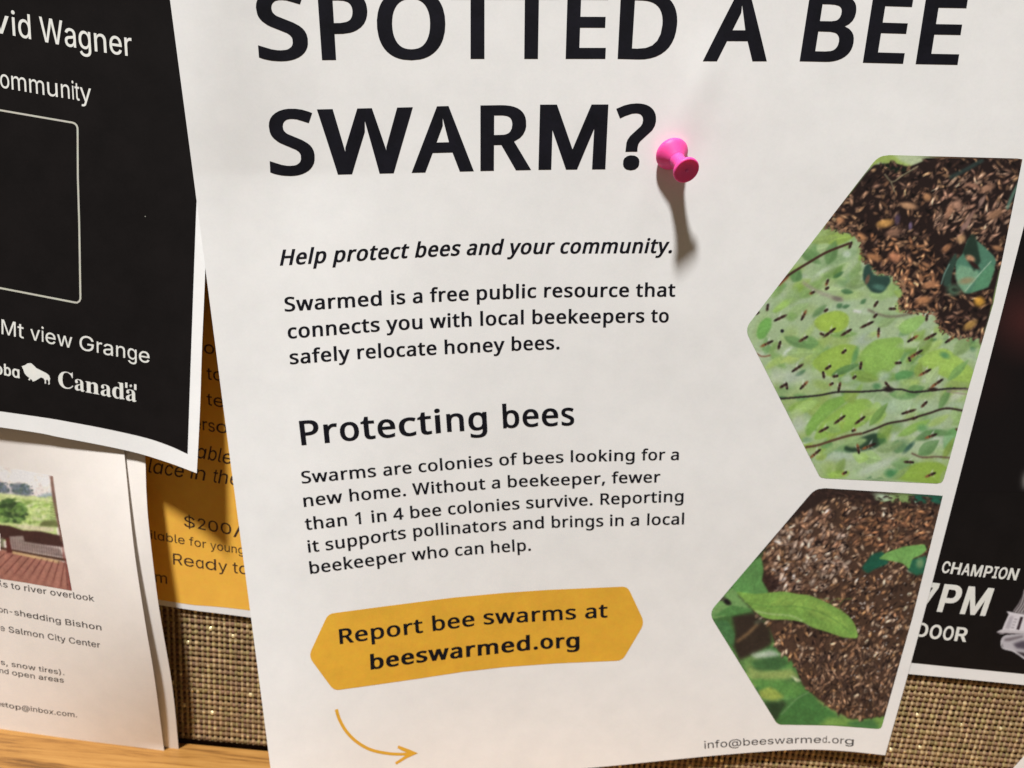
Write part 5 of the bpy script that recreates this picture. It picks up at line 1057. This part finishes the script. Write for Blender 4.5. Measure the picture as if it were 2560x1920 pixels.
# ------------------------------------------------------------------ the white bee poster
po = empty('bee_poster', base_of((1400, 1000), h_poster), 'large white bee swarm poster with two printed bee photos, held by a pink pin', 'poster')
sheet('sheet', [(370, -420), (425, 0), (491, 498), (565, 1070), (627, 1540), (685, 1988)],
      [(2800, -420), (2702, 0), (2551, 600), (2355.6, 1360), (2277.5, 1657), (2213, 1888)],
      [(370, -420), (2800, -420)],
      [(685, 1988), (1000, 1964), (1300, 1935), (1508, 1916.7), (1644, 1903), (1807, 1887), (1960, 1875.6), (2041, 1874), (2123, 1878.5), (2213, 1888)],
      on(h_poster, 0), 11, M_PAPER, po, .0001)
s1 = on(h_poster, 1.3)
T = 'SPOTTED A BEE'
text('heading', T, [(0, 648, 151, 176, -.08), (1, 805, 150, 176, -.07), (2, 945, 149, 176, -.03), (3, 1127, 147, 176, .0), (4, 1262, 147, 176, .0), (5, 1414, 147, 176, .03), (6, 1544, 147, 175, .05),
                    (8, 1757, 153, 172, .12), (10, 1999, 153, 170, .155), (11, 2157, 156.5, 169, .157), (12, 2289, 160, 168, .157), ('end', 2394, 162, 168, .157)], s1, M_INK, po, 'N', 47, 27, 150)
text('heading', 'SWARM?', [(0, 676, 438, 164, -.05), (1, 797, 437.5, 164, -.03), (2, 1029, 432, 164, -.0), (3, 1201, 427.5, 164, .0), (4, 1346, 424.5, 163, .025), (5, 1533, 423, 162, .05), ('end', 1634, 422, 162, .05)], s1, M_INK, po, 'N', 47, 27, 150)
def pt(s, keys, dx=12, dy=7, name='text_line', m=M_INK, par=po, sf=None): return text(name, s, keys, sf or s1, m, par, 'N', dx, dy, 330)
pt('Help protect bees and your community.', [(0, 699.5, 664, 40, .20), (13, 1037, 644, 38.5, .21), (18, 1165, 638, 38, .21), (27, 1398, 634, 37, .23), ('end', 1679, 632.5, 37, .24)], 46, 23)
pt('Swarmed is a free public resource that', [(0, 712, 779, 36, -.06), (8, 978, 762, 35.5, -.04), (13, 1075, 755.5, 35, -.03), (18, 1192, 750, 35, -.01), (25, 1360, 743.5, 34.5, .02), (34, 1589, 742, 34, .03), ('end', 1688, 741.5, 34, .03)], 40, 20)
pt('connects you with local beekeepers to', [(0, 720, 847, 36, -.06), (9, 966, 827, 35.5, -.04), (13, 1075, 821, 35, -.03), (18, 1201, 814.5, 35, -.02), (24, 1331, 810, 34.5, 0), (35, 1627, 806, 34, .03), ('end', 1671.6, 806, 34, .03)], 40, 20)
pt('safely relocate honey bees.', [(0, 725, 911, 35, -.07), (7, 894, 898, 35, -.05), (16, 1112, 885.5, 34.5, -.03), (22, 1279, 877, 34, 0), ('end', 1399, 873, 34, 0)], 40, 20)
pt('Protecting bees', [(0, 754, 1113.5, 61, -.12), (1, 812, 1108, 61, -.1), (2, 852, 1104, 61, -.1), (3, 905, 1099, 61, -.1), (4, 946, 1096, 60, -.1), (5, 999, 1092, 60, -.09), (6, 1046, 1088, 60, -.08), (7, 1089, 1084, 60, -.07), (8, 1118, 1080, 59, -.07),
                        (9, 1172, 1077, 59, -.06), (11, 1258, 1071, 58, -.05), (12, 1307, 1068, 58, -.04), (13, 1355, 1066, 58, -.03), (14, 1404, 1064.5, 58, -.03), ('end', 1436, 1063, 58, -.03)], 34, 18, 'subheading')
pt('Swarms are colonies of bees looking for a', [(0, 755, 1209, 30.5, -.12), (7, 958.7, 1190, 30, -.1), (11, 1047, 1181, 29.5, -.08), (20, 1248.6, 1164, 29, -.05), (23, 1308.5, 1161, 28.5, -.04), (28, 1427, 1155.5, 28.3, -.01), (36, 1603, 1151, 28, .03), (40, 1676.5, 1150.5, 28, .04), ('end', 1697, 1150, 28, .04)], 33, 17)
pt('new home. Without a beekeeper, fewer', [(0, 760, 1267.5, 30.5, -.12), (4, 875, 1254, 30, -.1), (10, 1032, 1238, 29.5, -.08), (18, 1229.5, 1222, 29, -.05), (20, 1270, 1218.5, 29, -.04), (31, 1529, 1208.5, 28, .0), ('end', 1651, 1206, 28, .02)], 33, 17)
pt('than 1 in 4 bee colonies survive. Reporting', [(0, 764, 1325.5, 30.5, -.12), (5, 889, 1311.5, 30, -.1), (7, 930, 1307, 30, -.09), (10, 983.7, 1301, 29.5, -.08), (12, 1026.8, 1296, 29.5, -.08), (16, 1120.7, 1287, 29.5, -.07), (25, 1315.7, 1271.5, 29, -.04), (34, 1501, 1262, 28.5, .0), ('end', 1708.6, 1254, 28.3, .03)], 33, 17)
pt('it supports pollinators and brings in a local', [(0, 771, 1381.5, 30, -.12), (3, 815, 1376.5, 30, -.11), (12, 1034, 1352 - 9, 29.5, -.08), (24, 1282, 1324, 29, -.04), (28, 1379.5, 1319.5, 28.5, -.03), (35, 1525, 1315.5, 28.5, .0), (38, 1576, 1314.5, 28, .02), (40, 1617.6, 1313, 28, .03), ('end', 1710, 1311, 28, .03)], 33, 17)
pt('beekeeper who can help.', [(0, 775.7, 1435, 30, -.12), (10, 1030.6, 1401.5, 29.5, -.1), (14, 1138.4, 1390, 29, -.08), (18, 1228.5, 1382.5, 29, -.06), ('end', 1327.7, 1376.5, 28.5, -.05)], 33, 17)
E5 = lambda pts: cr(740, 1440, 2.304, pts)
bn = shape('banner', [E5(rounded([(185, 218), (500, 176), (900, 125), (1200, 97), (1450, 80), (1910, 60), (2008, 270), (1880, 487), (1500, 503), (1200, 525), (960, 552), (700, 592), (420, 632), (218, 660), (72, 462)],
                         [34, 0, 0, 0, 0, 34, 40, 34, 0, 0, 0, 0, 0, 34, 40]))], s1, M_BANNER, po, 12)
s3 = on(h_poster, 2.6)
text('text_line', 'Report bee swarms at', [(0, 849.5, 1610.5, 37.5, -.08), (7, 1082, 1578, 36.5, -.07), (11, 1209.6, 1561.5, 36, -.05), (18, 1462.7, 1546.5, 35, -.02), ('end', 1519, 1543.5, 35, -.01)], s3, M_INK, bn, 'N', 36, 18, 330)
text('text_line', 'beeswarmed.org', [(0, 926.6, 1674.5, 37, -.05), (4, 1071, 1653.5, 37, -.04), (10, 1334, 1624, 36, -.02), (11, 1351, 1622.5, 36, -.02), (13, 1415, 1620, 35.5, -.01), ('end', 1449, 1618, 35.5, -.01)], s3, M_INK, bn, 'N', 56, 28, 330)
ap = E5(smoothline([(232, 768), (250, 825), (290, 895), (350, 955), (430, 1000), (530, 1022), (620, 1026), (690, 1020)], 40))
shape('arrow', [ribbon(ap, np.r_[np.linspace(8.5, 7, 39), 6])], s1, M_BANNER, po, 12)
shape('arrow_head', [E5([(590, 976), (650, 998), (702, 1020), (640, 1048), (578, 1086), (570, 1074), (618, 1042), (650, 1022), (612, 1006), (584, 990)])], on(h_poster, 1.8), M_BANNER, po, 12)
text('text_line', 'info@beeswarmed.org', [(0, 1761, 1871.5, 18.5, -.04), (4, 1822, 1867, 18, -.03), (5, 1858.4, 1864, 18, -.02), (10, 1965.4, 1858.5, 17.5, 0), (14, 2056, 1857, 17.3, .04), (15, 2070, 1857, 17.3, .05), (16, 2080, 1857.5, 17.3, .05), (18, 2112, 1860, 17.3, .06), ('end', 2134, 1861.5, 17.3, .06)], s1, M_INK_GREY, po, 'I', 3, 2, 400)
photo('bee_photo', rounded([(1862, 823), (2198, 387), (2556.5, 396.5), (2484, 757), (2422, 969), (2374, 1148), (2356, 1209.5), (2051, 1195.5)], [22, 26, 0, 0, 0, 0, 14, 10]), paint_swarm_on_branch(), s1, po,
      label='upper half hexagon photo of a swarm in a leafy tree with bees flying')
photo('bee_photo', rounded([(1772, 1533), (2040, 1219), (2357, 1239), (2329, 1352), (2281, 1545), (2203, 1823), (2070, 1813), (1944, 1812)], [22, 24, 0, 0, 0, 10, 0, 12]), paint_swarm_close(), s1, po,
      label='lower half hexagon photo of a dense swarm with a large green leaf')

# ------------------------------------------------------------------ corner of a further sheet at the lower right
cs = sheet('paper_sheet', [(2592, 1856), (2530, 1925), (2300, 2180)], [(3400, 1960), (3300, 2700)], [(2592, 1856), (3400, 1960)], [(2300, 2180), (3300, 2700)], surf(lambda x, y: 1.2 + 0 * x), 30, M_PAPER, None, .0001)
cs['label'] = 'bare corner of a white sheet at the lower right edge of the fabric'; cs['category'] = 'paper'

# ------------------------------------------------------------------ pink push pin
mp_, nt, b = material('pink_plastic', (.86, .075, .34), .5, .35)
b.inputs['Subsurface Weight'].default_value = .35; b.inputs['Subsurface Radius'].default_value = (.0022, .0006, .0010); b.inputs['Subsurface Scale'].default_value = 1.0
v = coords(nt, 1); n = noise(nt, v, 900, 3, .6); bump(nt, b, n.outputs['Fac'], .15, .00012)
ms, _, _ = material('steel', (.6, .6, .6), .25, .5, 1.0)
base = Vector(at_height([(1681, 386)], 0.0036)[0])     # centre of the flange, which stands a little off the paper
ax = Vector((3.1, -8.0, -3.4)).normalized()
pin = empty('push_pin', base, 'bright pink push pin stuck in the white bee poster beside the question mark', 'push pin')
def lathe(name, prof, mat, n=40, par=pin):
    e1 = ax.orthogonal().normalized(); e2 = ax.cross(e1)
    V = []; F = []
    for z, r in prof:
        for k in range(n):
            a = 2 * math.pi * k / n
            V.append(base + ax * (z * 1e-3) + (e1 * math.cos(a) + e2 * math.sin(a)) * (r * 1e-3))
    for i in range(len(prof) - 1):
        for k in range(n):
            F.append((i * n + k, i * n + (k + 1) % n, (i + 1) * n + (k + 1) % n, (i + 1) * n + k))
    F.append(tuple(range(n))[::-1]); F.append(tuple((len(prof) - 1) * n + k for k in range(n)))
    return mesh(name, V, F, mat, par)
lathe('needle', [(-9, .05), (-7.5, .45), (.2, .5)], ms, 12)
lathe('flange', [(-1.9, .6), (-1.9, 3.2), (-1.7, 3.8), (-1.2, 4.35), (-.6, 4.62), (-.15, 4.65), (.3, 4.5), (.9, 4.05), (1.6, 3.45), (2.3, 2.8), (2.9, 2.3), (3.1, 2.15)], mp_)
lathe('grip', [(3.0, 2.1), (3.12, 2.18), (4.2, 2.0), (5.4, 1.95), (6.4, 2.08), (7.2, 2.3), (7.9, 2.7)], mp_)
hd = lathe('head', [(7.6, 2.35), (7.9, 2.75), (8.15, 3.2), (8.4, 3.5), (8.75, 3.66), (9.25, 3.66), (9.55, 3.5), (9.62, 3.2), (9.58, 2.9), (9.52, 1.8), (9.5, .6)], mp_)
lathe('mould_mark', [(9.4, .5), (9.54, .48), (9.57, .3), (9.57, .06)], mp_, 16, hd)
